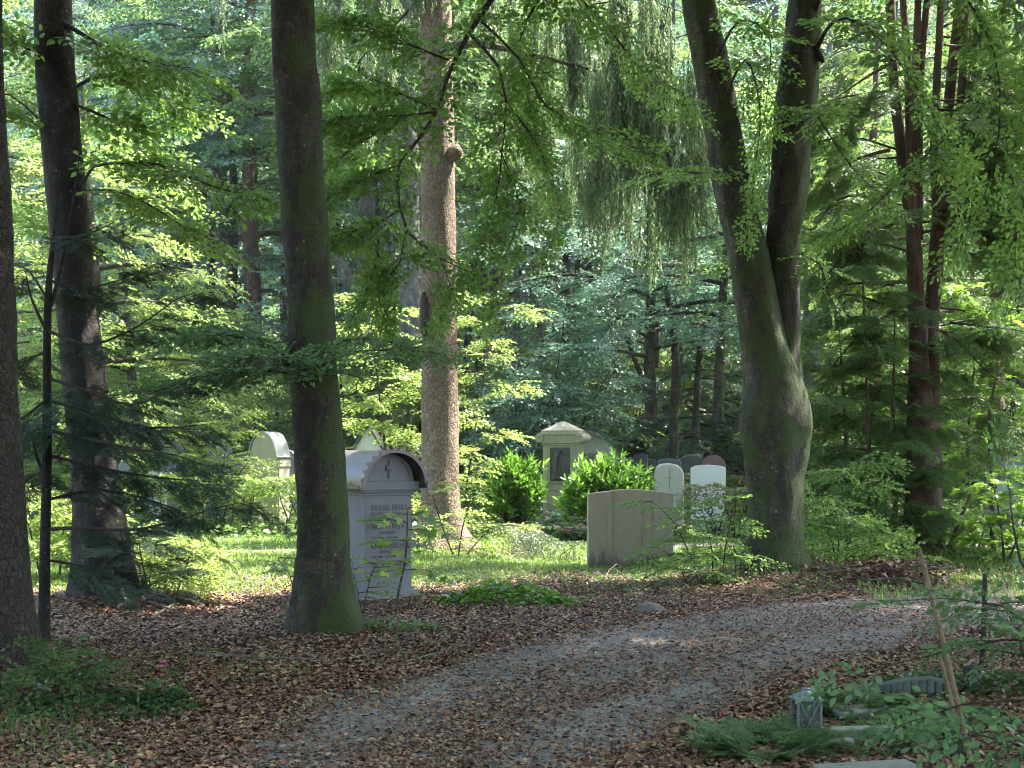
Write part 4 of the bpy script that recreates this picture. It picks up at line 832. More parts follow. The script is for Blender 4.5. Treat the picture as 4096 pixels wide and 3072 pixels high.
for k, (px, Y, leaf, where) in enumerate(und):
    h = rr.uniform(3.6, 6.5)
    bgtree('young_tree', 'leafy young tree '+where, 'young tree', px, Y, .06, B_SLIM, leaf, .6, h, 2.5, 22, 14, 1.0, 400+k, 'young trees under the tall wood', T_MID, rr.uniform(-.03, .03), h+.5, .3, .3, r0=.03, shape=flat)
# tall wood further back, each its own tree
bk = [(-60, 45, 'left edge'), (20, 50, ''), (75, 44, ''), (150, 52, ''), (245, 50, ''), (310, 53, ''), (355, 49, ''), (430, 52, ''), (500, 50, ''), (590, 54, ''), (655, 51, ''), (720, 53, ''), (790, 44, ''), (840, 48, ''), (885, 43, ''), (940, 49, ''), (1000, 45, ''), (1060, 40, ''), (1090, 50, '')]
nm = ['first', 'second', 'third', 'fourth', 'fifth', 'sixth', 'seventh', 'eighth', 'ninth', 'tenth', 'eleventh', 'twelfth', 'thirteenth', 'fourteenth', 'fifteenth', 'sixteenth', 'seventeenth', 'eighteenth', 'nineteenth']
for k, (px, Y, _) in enumerate(bk):
    lf = [L_MIXED, L_LIME, L_SKYTINT, L_BEECH][(k*7+k//3) % 4] if px > 330 else [L_LIME, L_SKYTINT, L_MIXED][k % 3]
    bgtree('beech_tree', 'tall dim tree of the back wood, %s of nineteen counted from the left' % nm[k], 'tree', px, Y, rr.uniform(.14, .26), [B_SLIM, B_GREY, B_DARK][k % 3], lf, 4.0, 18, 4.6, 28, 14, 1.3, 450+k,
           'tall trees of the back wood', T_DENSE, rr.uniform(-.02, .02), 20, .3, .3)
# far-off wood: one mass nobody could count
g = Geo(); r = rng_(77); n = 26000
X = r.uniform(-48, 48, n); Y = r.uniform(60, 74, n); Z = hfun(X, Y)+r.uniform(0, 1, n)**.85*33
a = r.uniform(0, 2*PI, n); D = np.c_[np.cos(a), np.sin(a), r.uniform(-.4, .1, n)]; N = np.c_[r.normal(0, .4, n), r.normal(0, .4, n), np.ones(n)]
for k, tp in enumerate(T_FAR):
    q = np.arange(n) % 5 == k; place(g, tp, np.c_[X, Y, Z][q], D[q], N[q], r.uniform(1.6, 2.6, q.sum()), r)
tag(g.build('distant_woodland', [L_MIXED, B_SLIM]), 'dense dim foliage of the far-off wood closing the view', 'woodland', kind='stuff')

# ------------------------------------------------------------------ solid helpers
def mesh_obj(name, bm, mat, parent=None, smooth=False):
    me = bpy.data.meshes.new(name); bmesh.ops.recalc_face_normals(bm, faces=bm.faces); bm.to_mesh(me); bm.free()
    for m in (mat if isinstance(mat, (list, tuple)) else [mat]): me.materials.append(m)
    if smooth: me.polygons.foreach_set('use_smooth', [True]*len(me.polygons))
    o = bpy.data.objects.new(name, me); COL.objects.link(o)
    if parent is not None: o.parent = parent
    return o
def prism_bm(bm, outline, y0, y1, bev=0.0, seg=2):
    """outline in x,z ; extruded from y0 (front) to y1"""
    b = bmesh.new(); vs = [b.verts.new((x, y0, z)) for x, z in outline]; f = b.faces.new(vs)
    r = bmesh.ops.extrude_face_region(b, geom=[f]); bmesh.ops.translate(b, verts=[v for v in r['geom'] if isinstance(v, bmesh.types.BMVert)], vec=(0, y1-y0, 0))
    bmesh.ops.recalc_face_normals(b, faces=b.faces)
    if bev:
        ed = [e for e in b.edges if len(e.link_faces) == 2 and e.calc_face_angle(0) > rad(28)]
        bmesh.ops.bevel(b, geom=ed, offset=bev, segments=seg, affect='EDGES', profile=.5, clamp_overlap=True)
    tmp = bpy.data.meshes.new('t'); b.to_mesh(tmp); b.free(); bm.from_mesh(tmp); bpy.data.meshes.remove(tmp)
def box_bm(bm, x0, x1, y0, y1, z0, z1, bev=.006): prism_bm(bm, [(x0, z0), (x1, z0), (x1, z1), (x0, z1)], y0, y1, bev)
def solid(name, mat, parent, *boxes, bev=.006):
    bm = bmesh.new()
    for b in boxes: box_bm(bm, *b, bev=bev)
    return mesh_obj(name, bm, mat, parent)
def shape(name, outline, y0, y1, mat, parent, bev=.008):
    bm = bmesh.new(); prism_bm(bm, outline, y0, y1, bev); return mesh_obj(name, bm, mat, parent)
def arc(cx, cz, rx, rz, a0, a1, n): return [(cx+rx*math.cos(rad(a0+(a1-a0)*k/n)), cz+rz*math.sin(rad(a0+(a1-a0)*k/n))) for k in range(n+1)]
def lettering(text, x, z, size, mat, parent, y=-.002, xs=1.0, align='LEFT'):
    cu = bpy.data.curves.new('inscription', 'FONT'); cu.body = text; cu.size = size; cu.align_x = align; cu.extrude = .0015; cu.resolution_u = 2; cu.space_character = 1.1
    ob = bpy.data.objects.new('inscription', cu); me = bpy.data.meshes.new_from_object(ob); bpy.data.objects.remove(ob)
    me.name = 'inscription'; me.materials.clear(); me.materials.append(mat)
    o = bpy.data.objects.new('inscription', me); COL.objects.link(o); o.parent = parent; o.location = (x, y, z); o.rotation_euler = (rad(90), 0, 0); o.scale = (xs, 1, 1); return o
def stone(name, label, px, Y, rz, cat='gravestone', group='gravestones of the clearing'):
    x = P(px, 500, Y)[0]; return thing(name, label, cat, (x, Y, H(x, Y)), rad(rz), group)

# ------------------------------------------------------------------ A: grey tomb with the copper roof
# local frame: x along the inscribed face, y inwards, origin under the front left corner
A = thing('roofed_tomb', 'blue-grey stone tomb with brown copper barrel roof behind the mossy beech trunk', 'tomb', (-1.53, 14.8, H(-1.53, 14.8)), rad(34), 'gravestones of the clearing')
W, Dp = .56, 1.0
solid('body', M_GREYST, A, (0, W, 0, Dp, .12, 1.12), bev=.008)
solid('base', M_GREYST, A, (-.09, W+.09, -.09, Dp+.09, -.10, .045), (-.055, W+.055, -.055, Dp+.055, .045, .10), (-.02, W+.02, -.02, Dp+.02, .10, .135), bev=.006)
solid('cornice', M_GREYST, A, (-.02, W+.02, -.02, Dp+.02, 1.10, 1.13), (-.04, W+.04, -.04, Dp+.04, 1.13, 1.155), (-.06, W+.06, -.06, Dp+.06, 1.155, 1.25), bev=.008)
ARX, ARZ = .30, .29
tymp = [(W/2-ARX, 1.25), (W/2+ARX, 1.25)]+arc(W/2, 1.25, ARX, ARZ, 0, 180, 20)[1:-1]
shape('gable', tymp, -.01, Dp, M_GREYST, A, .004)
bm = bmesh.new()
rim = arc(W/2, 1.29, .24, .205, 0, 180, 20)+arc(W/2, 1.29, .262, .228, 180, 0, 20); prism_bm(bm, rim, -.026, -.012, 0); mesh_obj('gable_moulding', bm, M_GREYST, A)
# emblem: dark pieces shaped like the shadows of the carved cross
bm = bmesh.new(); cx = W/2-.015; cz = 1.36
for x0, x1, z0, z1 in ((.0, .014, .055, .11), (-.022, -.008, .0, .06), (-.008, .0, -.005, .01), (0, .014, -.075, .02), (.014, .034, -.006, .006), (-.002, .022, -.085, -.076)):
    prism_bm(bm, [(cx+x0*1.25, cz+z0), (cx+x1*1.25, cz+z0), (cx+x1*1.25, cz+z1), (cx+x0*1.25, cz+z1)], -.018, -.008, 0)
mesh_obj('cross_shadow', bm, M_LETTER, A)
# barrel roof with overhang, scalloped verge and end palmettes
n = 26; ro, ri = 1.0, .955
def barrel(y0, y1, rx, rz, th, zc=1.215):
    return arc(W/2, zc, rx, rz, 0, 180, n)+arc(W/2, zc, rx-th, rz-th, 180, 0, n), y0, y1
bm = bmesh.new(); o_, a_, b_ = barrel(-.15, Dp+.1, .375, .36, .012); prism_bm(bm, o_, a_, b_, 0); rf = mesh_obj('roof', bm, M_COPPER, A, False)
bm = bmesh.new()
o_, a_, b_ = barrel(-.165, -.15, .385, .37, .035); prism_bm(bm, o_, a_, b_, 0)
for k in range(13):
    an = 8+164*k/12; c = (W/2+.385*math.cos(rad(an)), 1.215+.37*math.sin(rad(an))); dx, dz = math.cos(rad(an)), math.sin(rad(an)); tx, tz = -dz, dx
    prism_bm(bm, [(c[0]+tx*.02, c[1]+tz*.02), (c[0]+tx*.020+dx*.018, c[1]+tz*.020+dz*.018), (c[0]+tx*.01+dx*.034, c[1]+tz*.01+dz*.034), (c[0]-tx*.01+dx*.034, c[1]-tz*.01+dz*.034), (c[0]-tx*.020+dx*.018, c[1]-tz*.020+dz*.018), (c[0]-tx*.02, c[1]-tz*.02)][::-1], -.163, -.153, 0)
for sx in (-1, 1):
    prism_bm(bm, [(W/2+sx*.395+.033*math.cos(t), 1.205+.05*math.sin(t)) for t in np.linspace(0, 2*PI, 14, endpoint=False)], -.185, -.166, 0)
mesh_obj('scalloped_verge', bm, M_COPPER, rf)
bm = bmesh.new()
for sx in (-1, 1):
    xx = W/2+sx*.40
    prism_bm(bm, [(xx-.03, 1.175), (xx+.03, 1.175), (xx+.035, 1.215), (xx+.029, 1.215), (xx+.024, 1.182), (xx-.024, 1.182), (xx-.029, 1.215), (xx-.035, 1.215)], -.14, Dp+.1, 0)
mesh_obj('gutter', bm, M_COPPER, rf)
xl = .07
for txt, zz, sz, xs_, xo in (('DR·KARL RIEHLE', .945, .088, .66, 0), ('RECHTSANWALT·NOTAR', .895, .046, .82, 0), ('*8·4·1879    †18·6·1949', .845, .038, .85, 0), ('BRUNO RIEHLE', .750, .088, .72, .012), ('ARCHITEKT', .695, .046, .82, .10),
                             ('*29·7·1885   †9·3·1960', .645, .038, .85, .01), ('IRMGARD MEILHAUS', .545, .088, .58, 0), ('GEB·RIEHLE', .497, .046, .82, .10), ('*9·2·1900    †11·1971', .445, .038, .85, .01), ('OLGA MEILHAUS', .345, .088, .66, .01), ('*18·3·1914   †21·1·2011', .300, .038, .82, .01)):
    lettering(txt, xl+xo, zz, sz, M_LETTER, A, -.002, xs_*.92)
r = rng_(31)
g = Geo(); LV, LF = leafV(.06, .035); n = 40; Ps = np.c_[r.uniform(W/2-.42, W/2-.38, n), r.uniform(.0, 1.05, n), np.full(n, 1.205)]
stamp_leaves(g, LV, LF, Ps, r.normal(size=(n, 3))*(1, 1, .3), r, 1, .6); lo = g.build('gutter_leaves', LITTER); lo.parent = A; lo['kind'] = 'stuff'

# ------------------------------------------------------------------ B: concrete slab
B = stone('gravestone', 'broad low concrete-coloured gravestone seen from behind, slightly pitched top, weather streaked', 631, 19.45, 3)
hw = .585
shape('slab', [(-hw, -.08), (hw, -.08), (hw, 1.03), (.12, 1.085), (-.10, 1.085), (-hw, 1.025)], 0, .20, M_CONC, B, .006)

# ------------------------------------------------------------------ C: stele with volutes, pyramid cap and relief
C = stone('stele', 'tall limestone stele with scroll volutes, pyramid cap and dark relief panel', 560, 27.1, -19)
hw = .345; dp = .42
bm = bmesh.new(); box_bm(bm, -hw, hw, 0, dp, .30, 1.66, .01); 
mesh_obj('shaft', bm, M_LIME, C)
solid('plinth', M_LIME, C, (-hw-.11, hw+.11, -.11, dp+.11, -.08, .25), (-hw-.05, hw+.05, -.05, dp+.05, .25, .30), (-hw-.025, hw+.025, -.025, dp+.025, .30, .35), bev=.008)
solid('entablature', M_LIME, C, (-hw-.015, hw+.015, -.015, dp+.015, 1.66, 1.70), (-hw-.03, hw+.03, -.03, dp+.03, 1.70, 1.86), (-hw-.09, hw+.09, -.05, dp+.05, 1.86, 1.90), bev=.008)
for sx in (-1, 1):
    bm = bmesh.new()
    c = (sx*(hw+.055), 1.80); prism_bm(bm, [(c[0]+.085*math.cos(t), c[1]+.085*math.sin(t)) for t in np.linspace(0, 2*PI, 24, endpoint=False)], -.055, dp+.055, .006)
    sp = [(c[0]-sx*(.075-.0105*q)*math.cos(q*.62), c[1]+(.075-.0105*q)*math.sin(q*.62)) for q in np.linspace(0, 6.2, 26)]
    sp2 = [(c[0]-sx*(.062-.0095*q)*math.cos(q*.62), c[1]+(.062-.0095*q)*math.sin(q*.62)) for q in np.linspace(6.2, 0, 26)]
    for q in range(25): prism_bm(bm, [sp[q], sp[q+1], sp2[24-q], sp2[25-q]], -.066, -.05, 0)
    mesh_obj('volute', bm, M_LIME, C)
bm = bmesh.new(); box_bm(bm, -hw-.03, hw+.03, -.02, dp+.02, 1.90, 1.945, .004)
vs = [bm.verts.new(p) for p in ((-hw-.03, -.02, 1.947), (hw+.03, -.02, 1.947), (hw+.03, dp+.02, 1.947), (-hw-.03, dp+.02, 1.947), (-.03, dp/2-.02, 2.12), (.03, dp/2-.02, 2.12), (.03, dp/2+.02, 2.12), (-.03, dp/2+.02, 2.12))]
for f in ((0, 1, 5, 4), (1, 2, 6, 5), (2, 3, 7, 6), (3, 0, 4, 7), (4, 5, 6, 7), (3, 2, 1, 0)): bm.faces.new([vs[q] for q in f])
mesh_obj('cap', bm, M_LIME, C)
pz0, pz1, px0, px1 = .99, 1.61, -.19, .185
bm = bmesh.new(); box_bm(bm, px0, px1, -.004, .01, pz0, pz1, 0)
for a in ((px0-.012, px0, pz0, pz1), (px1, px1+.012, pz0, pz1), (px0-.012, px1+.012, pz1, pz1+.012), (px0-.012, px1+.012, pz0-.012, pz0)): box_bm(bm, a[0], a[1], -.010, .002, a[2], a[3], 0)
panel = mesh_obj('relief_panel', bm, M_BRONZE, C)
g = Geo()   # bowed, draped mourner leaning on a ledge, low relief
fig = [(-.085, -.01, pz0+.03, .055), (-.09, -.01, pz0+.14, .05), (-.085, -.012, pz0+.28, .045), (-.075, -.014, pz0+.40, .05), (-.055, -.016, pz0+.49, .045), (-.025, -.018, pz0+.535, .028), (.0, -.02, pz0+.55, .034), (.012, -.02, pz0+.565, .036), (.02, -.02, pz0+.585, .01)]
tube(g, fig, 14, 0, step=.02, rough=.12, seed=5)
tube(g, [(-.05, -.02, pz0+.49, .022), (.03, -.02, pz0+.50, .018), (.09, -.018, pz0+.505, .015), (.125, -.018, pz0+.47, .012)], 8, 0, step=.02)
tube(g, [(-.06, -.02, pz0+.40, .02), (-.01, -.022, pz0+.28, .018), (.02, -.02, pz0+.22, .016), (-.01, -.02, pz0+.18, .012)], 8, 0, step=.02)
tube(g, [(-.16, -.008, pz0+.02, .02), (-.1, -.01, pz0+.05, .05), (-.02, -.01, pz0+.04, .03), (.03, -.01, pz0+.02, .01)], 10, 0, step=.02, rough=.2, seed=7)
tube(g, [(.02, -.008, pz0+.49, .008), (.18, -.008, pz0+.49, .008)], 6, 0)
V = g.V; g.V = [v*np.array([1, .5, 1])+np.array([0, -.004, 0]) for v in V]
fo = g.build('mourner_figure', M_BRONZE, panel, None, True)
for txt, zz, sz, xo in (('GEORG WIM', .90, .062, -.27), ('GEB·18', .85, .04, -.27), ('GEORG', .775, .062, -.22), ('HEINRICH', .51, .062, -.27), ('*24·1·18', .46, .035, -.21), ('MARIE E', .39, .062, -.27)):
    lettering(txt, xo, zz, sz, M_LETTER2 if 'GEORG' != txt else M_RUST, C, -.003, .9)

def bell(hw, z1, z2, n=22):
    """bell-shaped gable profile from right shoulder to left; z1 shoulder, z2 apex"""
    pts = []
    for k in range(n+1):
        t = k/n; x = hw*(1-t)
        u = x/hw; z = z1+(z2-z1)*float(np.interp(u, [0, .17, .325, .46, .575, .68, .775, .85, .9, .96, 1], [1, .985, .945, .87, .78, .665, .53, .385, .26, .08, 0]))
        pts.append((x, z))
    return pts+[(-x, z) for x, z in pts[::-1][1:]]
def capped(T, hw, dp, zs, za, stonem, capm, neck=True, over=.035):
    prof = bell(hw, zs, za)
    shape('body', [(hw, 0-.05)]+prof+[(-hw, -.05)], 0, dp, stonem, T, .006)
    up = [(x*1.02+(.01 if x > 0 else -.01), z+.022) for x, z in prof]; lo_ = [(x*1.0+(.01 if x > 0 else -.01), z+.006) for x, z in prof]
    up = [(up[0][0]+.06, up[0][1]-.012)]+up+[(up[-1][0]-.06, up[-1][1]-.012)]; lo_ = [(lo_[0][0]+.06, lo_[0][1]-.012)]+lo_+[(lo_[-1][0]-.06, lo_[-1][1]-.012)]
    bm = bmesh.new()
    for q in range(len(up)-1): prism_bm(bm, [up[q], up[q+1], lo_[q+1], lo_[q]], -over, dp+over, 0)
    bmesh.ops.remove_doubles(bm, verts=bm.verts, dist=.0005)
    return mesh_obj('metal_cap', bm, capm, T)
# D
Dq = stone('gravestone', 'pale stone with curving zinc cap peeping out behind the stele, green copper crest', 582, 29.2, -20)
c_ = capped(Dq, .62, .34, 1.42, 1.97, M_PALE, M_ZINC)
bm = bmesh.new()
prof = bell(.62, 1.42, 1.97, 22)
rgn = random.Random(4)
for q, (x, z) in enumerate(prof):
    if x < -.05: continue
    for s_ in (0, 1):
        x2 = x+rgn.uniform(-.01, .01); hh = rgn.uniform(.06, .10)
        prism_bm(bm, [(x2-.025, z+.02), (x2+.03, z+.01), (x2+.035+hh*.3, z+hh*.75), (x2+.01, z+hh)], .31+s_*.03, .335+s_*.03, .004)
mesh_obj('copper_crest', bm, M_VERD, Dq)
# H cream
Hq = stone('gravestone', 'tall cream stone seen from behind with bell-shaped zinc cap, left of the mossy trunk', 263, 28.4, -24)
capped(Hq, .335, .42, 1.48, 1.98, M_CREAM, M_ZINC)
solid('pilaster', M_CREAM, Hq, (.337, .365, .03, .40, -.05, 1.30), (.337, .385, .015, .415, 1.30, 1.46), bev=.005)
def arched(label, px, Y, rz, hw, h, dp, mat, hz=None, extra=None, mould=True):
    T = stone('gravestone', label, px, Y, rz); hz = hz or hw
    shape('slab', [(-hw, -.05), (hw, -.05)]+arc(0, h-hz, hw, hz, 0, 180, 18), 0, dp, mat, T, .01)
    if mould:
        bm = bmesh.new(); rim = arc(0, h-hz, hw-.05, hz-.05, 0, 180, 18)+arc(0, h-hz, hw-.085, hz-.085, 180, 0, 18); prism_bm(bm, rim, -.02, -.001, .003); mesh_obj('moulding', bm, mat, T)
    return T
arched('grey round-arched gravestone tucked behind the cream stone beside the mossy trunk', 283, 30.2, -12, .36, 1.62, .25, M_GREYST)
T = arched('small grey arched gravestone with copper lid left of the cream stone', 242, 30.4, -12, .24, 1.46, .2, M_GREYST, .17, mould=False)
bm = bmesh.new(); prism_bm(bm, arc(0, 1.30, .265, .19, 0, 180, 14)+arc(0, 1.29, .25, .17, 180, 0, 14), -.04, .25, 0); mesh_obj('metal_cap', bm, M_VERD, T)
T = stone('gravestone', 'slate-blue gravestone with clipped corners and carved wreath behind pale young beech', 218, 32, -10)
shape('slab', [(-.27, -.05), (.27, -.05), (.27, 1.55), (.25, 1.68), (.13, 1.77), (-.13, 1.77), (-.25, 1.68), (-.27, 1.55)], 0, .22, M_BLUE, T, .012)
g = Geo()
tube(g, [(.12*math.cos(t), -.012, 1.48+.10*math.sin(t), .014) for t in np.linspace(-.3, PI+.3, 14)], 6, 0)
for t in np.linspace(.2, PI-.2, 9): tube(g, [(.12*math.cos(t), -.012, 1.48+.10*math.sin(t), .008), (.17*math.cos(t), -.01, 1.48+.16*math.sin(t), .003)], 4, 0)
g.build('wreath_carving', M_DKGR, T)
T = stone('gravestone', 'dusky purple-grey stone with rounded shoulder behind the drooping fir boughs', 169, 31.5, -14)
shape('slab', [(-.20, -.05), (.2, -.05), (.2, 1.62), (.17, 1.72), (.08, 1.76), (-.2, 1.78)], 0, .3, M_BLUE, T, .015)
T = stone('gravestone', 'pale pitched-roof monument half hidden by fir boughs on the left', 166, 37, -15)
shape('gable', [(-.42, 1.9), (.42, 1.9), (.04, 2.85), (-.04, 2.85)], 0, .5, M_SLAB, T, .01); solid('body', M_GREYST, T, (-.36, .36, .04, .46, -.05, 1.898))
T = stone('gravestone', 'low pale block just above the left hedge behind the fir boughs', 156, 29.5, -10)
solid('slab', M_PALE, T, (-.16, .16, 0, .2, -.05, 1.13))
T = stone('gravestone', 'grey stone low at the left behind hedge and fir boughs', 121, 30, -10)
shape('slab', [(-.3, -.05), (.3, -.05), (.3, 1.0), (0, 1.35), (-.3, 1.0)], 0, .2, M_BLUE, T, .01)
T = stone('gravestone', 'pale steep-gabled stone with painted blackletter behind the lime sapling', 368, 27.5, -8)
shape('slab', [(-.42, -.05), (.42, -.05), (.42, 1.42), (0, 2.05), (-.42, 1.42)], 0, .25, M_PALE, T, .01)
bm = bmesh.new()
prism_bm(bm, [(-.5, 1.36), (-.46, 1.33), (0, 2.07), (0, 2.14)], -.05, .30, 0); prism_bm(bm, [(.5, 1.36), (0, 2.14), (0, 2.07), (.46, 1.33)], -.05, .30, 0); mesh_obj('roof_boards', bm, M_LAMPBR, T)
lettering('Schmilinsky', -.28, 1.52, .12, M_LETTER, T, -.003, .9)

# E: rounded stone with cross
E = stone('gravestone', 'light weathered gravestone with rounded shoulders and thin engraved cross', 669, 26.8, -9)
pr = [(-.26, -.06), (.26, -.06), (.28, .9), (.277, 1.14), (.24, 1.25), (.15, 1.325), (0, 1.355), (-.15, 1.345), (-.24, 1.30), (-.275, 1.18), (-.29, .9)]
shape('slab', pr, 0, .16, M_PALE, E, .03)
bm = bmesh.new(); box_bm(bm, .0, .010, -.003, .002, .86, 1.25, 0); box_bm(bm, -.085, -.001, -.003, .002, 1.075, 1.085, 0); box_bm(bm, .011, .095, -.003, .002, 1.075, 1.085, 0); mesh_obj('cross', bm, M_LETTER2, E)
for txt, zz, sz, xo in (('IN GOTT RUHT', .745, .055, .185), ('HER', .62, .078, .235), ('1959', .565, .052, .235), ('HER', .455, .078, .235), ('1992', .405, .052, .235), ('TACK', .325, .078, .255), ('2004', .285, .045, .235), ('HER', .165, .078, .235), ('2016', .115, .052, .235)):
    lettering(txt, xo, zz, sz, M_LETTER2, E, -.003, .85, 'RIGHT')
G = stone('gravestone', 'dark granite stone with rounded top just behind the cross stone', 669, 28.6, -6)
shape('slab', [(-.24, -.05), (.24, -.05), (.245, 1.36), (.21, 1.42), (.0, 1.455), (-.21, 1.42), (-.245, 1.36)], 0, .2, M_DKGR, G, .015)
Fq = stone('gravestone', 'bright white marble gravestone with gently curved top above the dry hedge', 708, 28.0, -8)
shape('slab', [(-.33, -.05), (.33, -.05), (.345, 1.28), (.25, 1.315), (.0, 1.335), (-.25, 1.315), (-.345, 1.27)], 0, .16, M_WHITE, Fq, .012)
T = stone('gravestone', 'round brown granite disc rising behind the white marble stone', 713.5, 29.8, -5)
shape('disc', arc(0, 1.24, .255, .26, 0, 345, 24), .0, .12, M_BROWN, T, .012); solid('pedestal', M_BROWN, T, (-.2, .2, -.04, .16, -.05, .985))
T = stone('gravestone', 'mottled dark-green boulder-like stone behind the white marble stone', 692, 32, 0)
shape('slab', [(-.5, -.05), (.5, -.05), (.46, 1.25), (.12, 1.50), (-.1, 1.49), (-.46, 1.28)], 0, .3, M_MOTTLE, T, .03)
for px, Y, hw, h, lab in ((641, 31, .14, 1.5, 'narrow dark stone just above the right end of the laurel'), (650, 31.5, .11, 1.38, 'narrow dark stone between the laurel and the cross stone'), (539, 29, .14, 1.45, 'dark square stone at the left shoulder of the stele')):
    T = stone('gravestone', lab, px, Y, -8); solid('slab', M_DKGR, T, (-hw, hw, 0, .2, -.05, h), bev=.012)
T = stone('gravestone', 'dark square-cornered tomb at the right edge behind the yew boughs', 1010, 26, -5)
solid('slab', M_DKGR, T, (-.42, .42, 0, .3, -.05, 1.45), bev=.012); solid('tablet', M_BLUE, T, (-.34, .34, -.012, -.001, .3, 1.3), bev=.004)

# ------------------------------------------------------------------ hedges, shrubs, beds
def hedge(name, label, pts, half, z0, z1, dens, leaf, mat, seed, legs=True, group=None, cat='hedge', leaf2=None, round_=.0, mats2=None, twigm=B_TWIG, topjit=.03):
    pts = np.array(pts, float); o = np.array((*pts[0], H(*pts[0]))); t = thing(name, label, cat, o, 0, group); r = rng_(seed)
    seg = np.linalg.norm(np.diff(pts, axis=0), axis=1); L = seg.sum(); cum = np.r_[0, np.cumsum(seg)]
    n = int((3.2 if dens < 3000 else 1.5)*dens*L*2*half*(z1-z0)); s = r.uniform(0, L, n); cx = np.interp(s, cum, pts[:, 0]); cy = np.interp(s, cum, pts[:, 1])
    k = np.clip(np.searchsorted(cum, s)-1, 0, len(seg)-1); tx = np.diff(pts, axis=0)[k]/seg[k][:, None]
    # favour the outside of the section
    side = r.uniform(-1, 1, n); u = r.uniform(0, 1, n); shell = r.uniform(0, 1, n) < .6
    pick = r.integers(0, 3, n); side = np.where(shell & (pick == 0), -1+.15*r.uniform(0, 1, n), np.where(shell & (pick == 1), 1-.15*r.uniform(0, 1, n), side)); u = np.where(shell & (pick == 2), 1-.1*r.uniform(0, 1, n), u)
    lump = topjit*np.sin(s*5+seed)+topjit*np.sin(s*13)
    z = z0+(z1-z0)*u+lump*u; off = side*half*(1-round_*u*u)+.04*np.sin(s*7+seed)
    Ps = np.c_[cx-tx[:, 1]*off, cy+tx[:, 0]*off, z+hfun(cx, cy)]
    a = r.uniform(0, 2*PI, n); D = np.c_[np.cos(a), np.sin(a), r.uniform(-.5, .7, n)]
    g = Geo(); LV, LF = leafV(leaf, leaf*.62, fine=False)
    q = np.ones(n, bool)
    if leaf2 is not None: q = r.uniform(0, 1, n) < .45
    N = np.c_[r.normal(0, .7, n), r.normal(0, .7, n)-.3, np.ones(n)*.8]
    for w_, mi in ((q, 0), (~q, 2)):
        if w_.sum(): place(g, (LV, LF, np.zeros(len(LF), np.int32), np.full(len(LF), .5)), Ps[w_], D[w_], N[w_], r.uniform(.7, 1.25, w_.sum()), r, mi, avar=.35)
    nt_ = int(L*(6 if legs else (26 if z1 < .4 else 3)))
    for _ in range(nt_):
        s0 = r.uniform(0, L); c = np.array([np.interp(s0, cum, pts[:, 0]), np.interp(s0, cum, pts[:, 1])]); zz = H(*c)
        e = c+r.normal(0, .16 if legs else half*.6, 2); zt = z0+(z1-z0)*r.uniform(.3, .95)
        tube(g, [(*c, zz-.02, .022 if legs else .005), (*(c+(e-c)*.2+r.normal(0, .05 if legs else .02, 2)), zz+zt*.35, .015 if legs else .004), (*(c+(e-c)*.5+r.normal(0, .06 if legs else .02, 2)), zz+zt*.65, .010 if legs else .003), (*e, zz+zt, .004 if legs else .002)], 5, 1)
    g.build('foliage', [mat, twigm, leaf2 or mat], t, o); return t
XH = lambda px, Y: (px-512)/F*Y
hedge('clipped_hedge', 'sunlit clipped beech hedge with bare legs in front of the cream gravestone', [(XH(60, 26.5), 26.9), (XH(180, 26.5), 26.6), (XH(300, 26.5), 26.4), (XH(335, 26.5), 26.4)], .28, .74, 1.10, 2300, .062, L_HEDGE, 501, group='clipped hedges of the clearing', leaf2=L_LIME)
hedge('clipped_hedge', 'dry brown-topped hedge with bare legs in front of the white marble stone', [(XH(684, 25), 25.2), (XH(760, 25), 25), (XH(830, 25), 25)], .25, .60, .95, 2300, .055, L_DRY, 502, group='clipped hedges of the clearing', leaf2=L_HEDGE)
hedge('clipped_hedge', 'farther hedge flanking the white marble stone', [(XH(640, 31), 31), (XH(700, 31), 31), (XH(790, 31), 31)], .25, .35, 1.05, 1500, .065, L_DRY, 503, group='clipped hedges of the clearing', leaf2=L_HEDGE)
hedge('low_leaf_screen', 'loose green leaves growing between the bare legs of the left hedge', [(XH(60, 26.5), 27.0), (XH(180, 26.5), 26.7), (XH(335, 26.5), 26.5)], .2, .05, .78, 420, .075, L_LIME, 504, legs=False, cat='shrub')
hedge('low_leaf_screen', 'loose green leaves between the bare legs of the dry hedge', [(XH(684, 25), 25.3), (XH(830, 25), 25.1)], .2, .05, .62, 500, .075, L_HEDGE, 505, legs=False, cat='shrub')
hedge('box_border', 'clipped low box border running left behind the flaky spruce foot', [(-.95, 25.2), (-.3, 25), (.15, 24.8)], .20, .02, .28, 9000, .028, L_BOX, 506, legs=False, group='low box borders of the graves', cat='low hedge', topjit=.012)
hedge('box_border', 'clipped low box border reaching the left end of the concrete slab', [(.15, 24.4), (.22, 23), (.30, 21.5), (.55, 20.9), (1.0, 20.6)], .22, .02, .31, 8000, .028, L_BOX, 507, legs=False, group='low box borders of the graves', cat='low hedge', topjit=.012)
hedge('box_border', 'sparse low box border along the soil strip before the ivy mound', [(-1.3, 13.75), (-.4, 13.7), (.5, 13.75), (1.3, 14.0), (1.75, 14.3)], .13, .02, .17, 3200, .024, L_BOX, 508, legs=False, group='low box borders of the graves', cat='low hedge')
hedge('box_border', 'sparse low box border behind the ivy mound by the grey tomb', [(-.95, 15.5), (.1, 15.6), (1.2, 15.5), (1.8, 15.2)], .12, .02, .16, 2600, .024, L_BOX, 509, legs=False, group='low box borders of the graves', cat='low hedge')
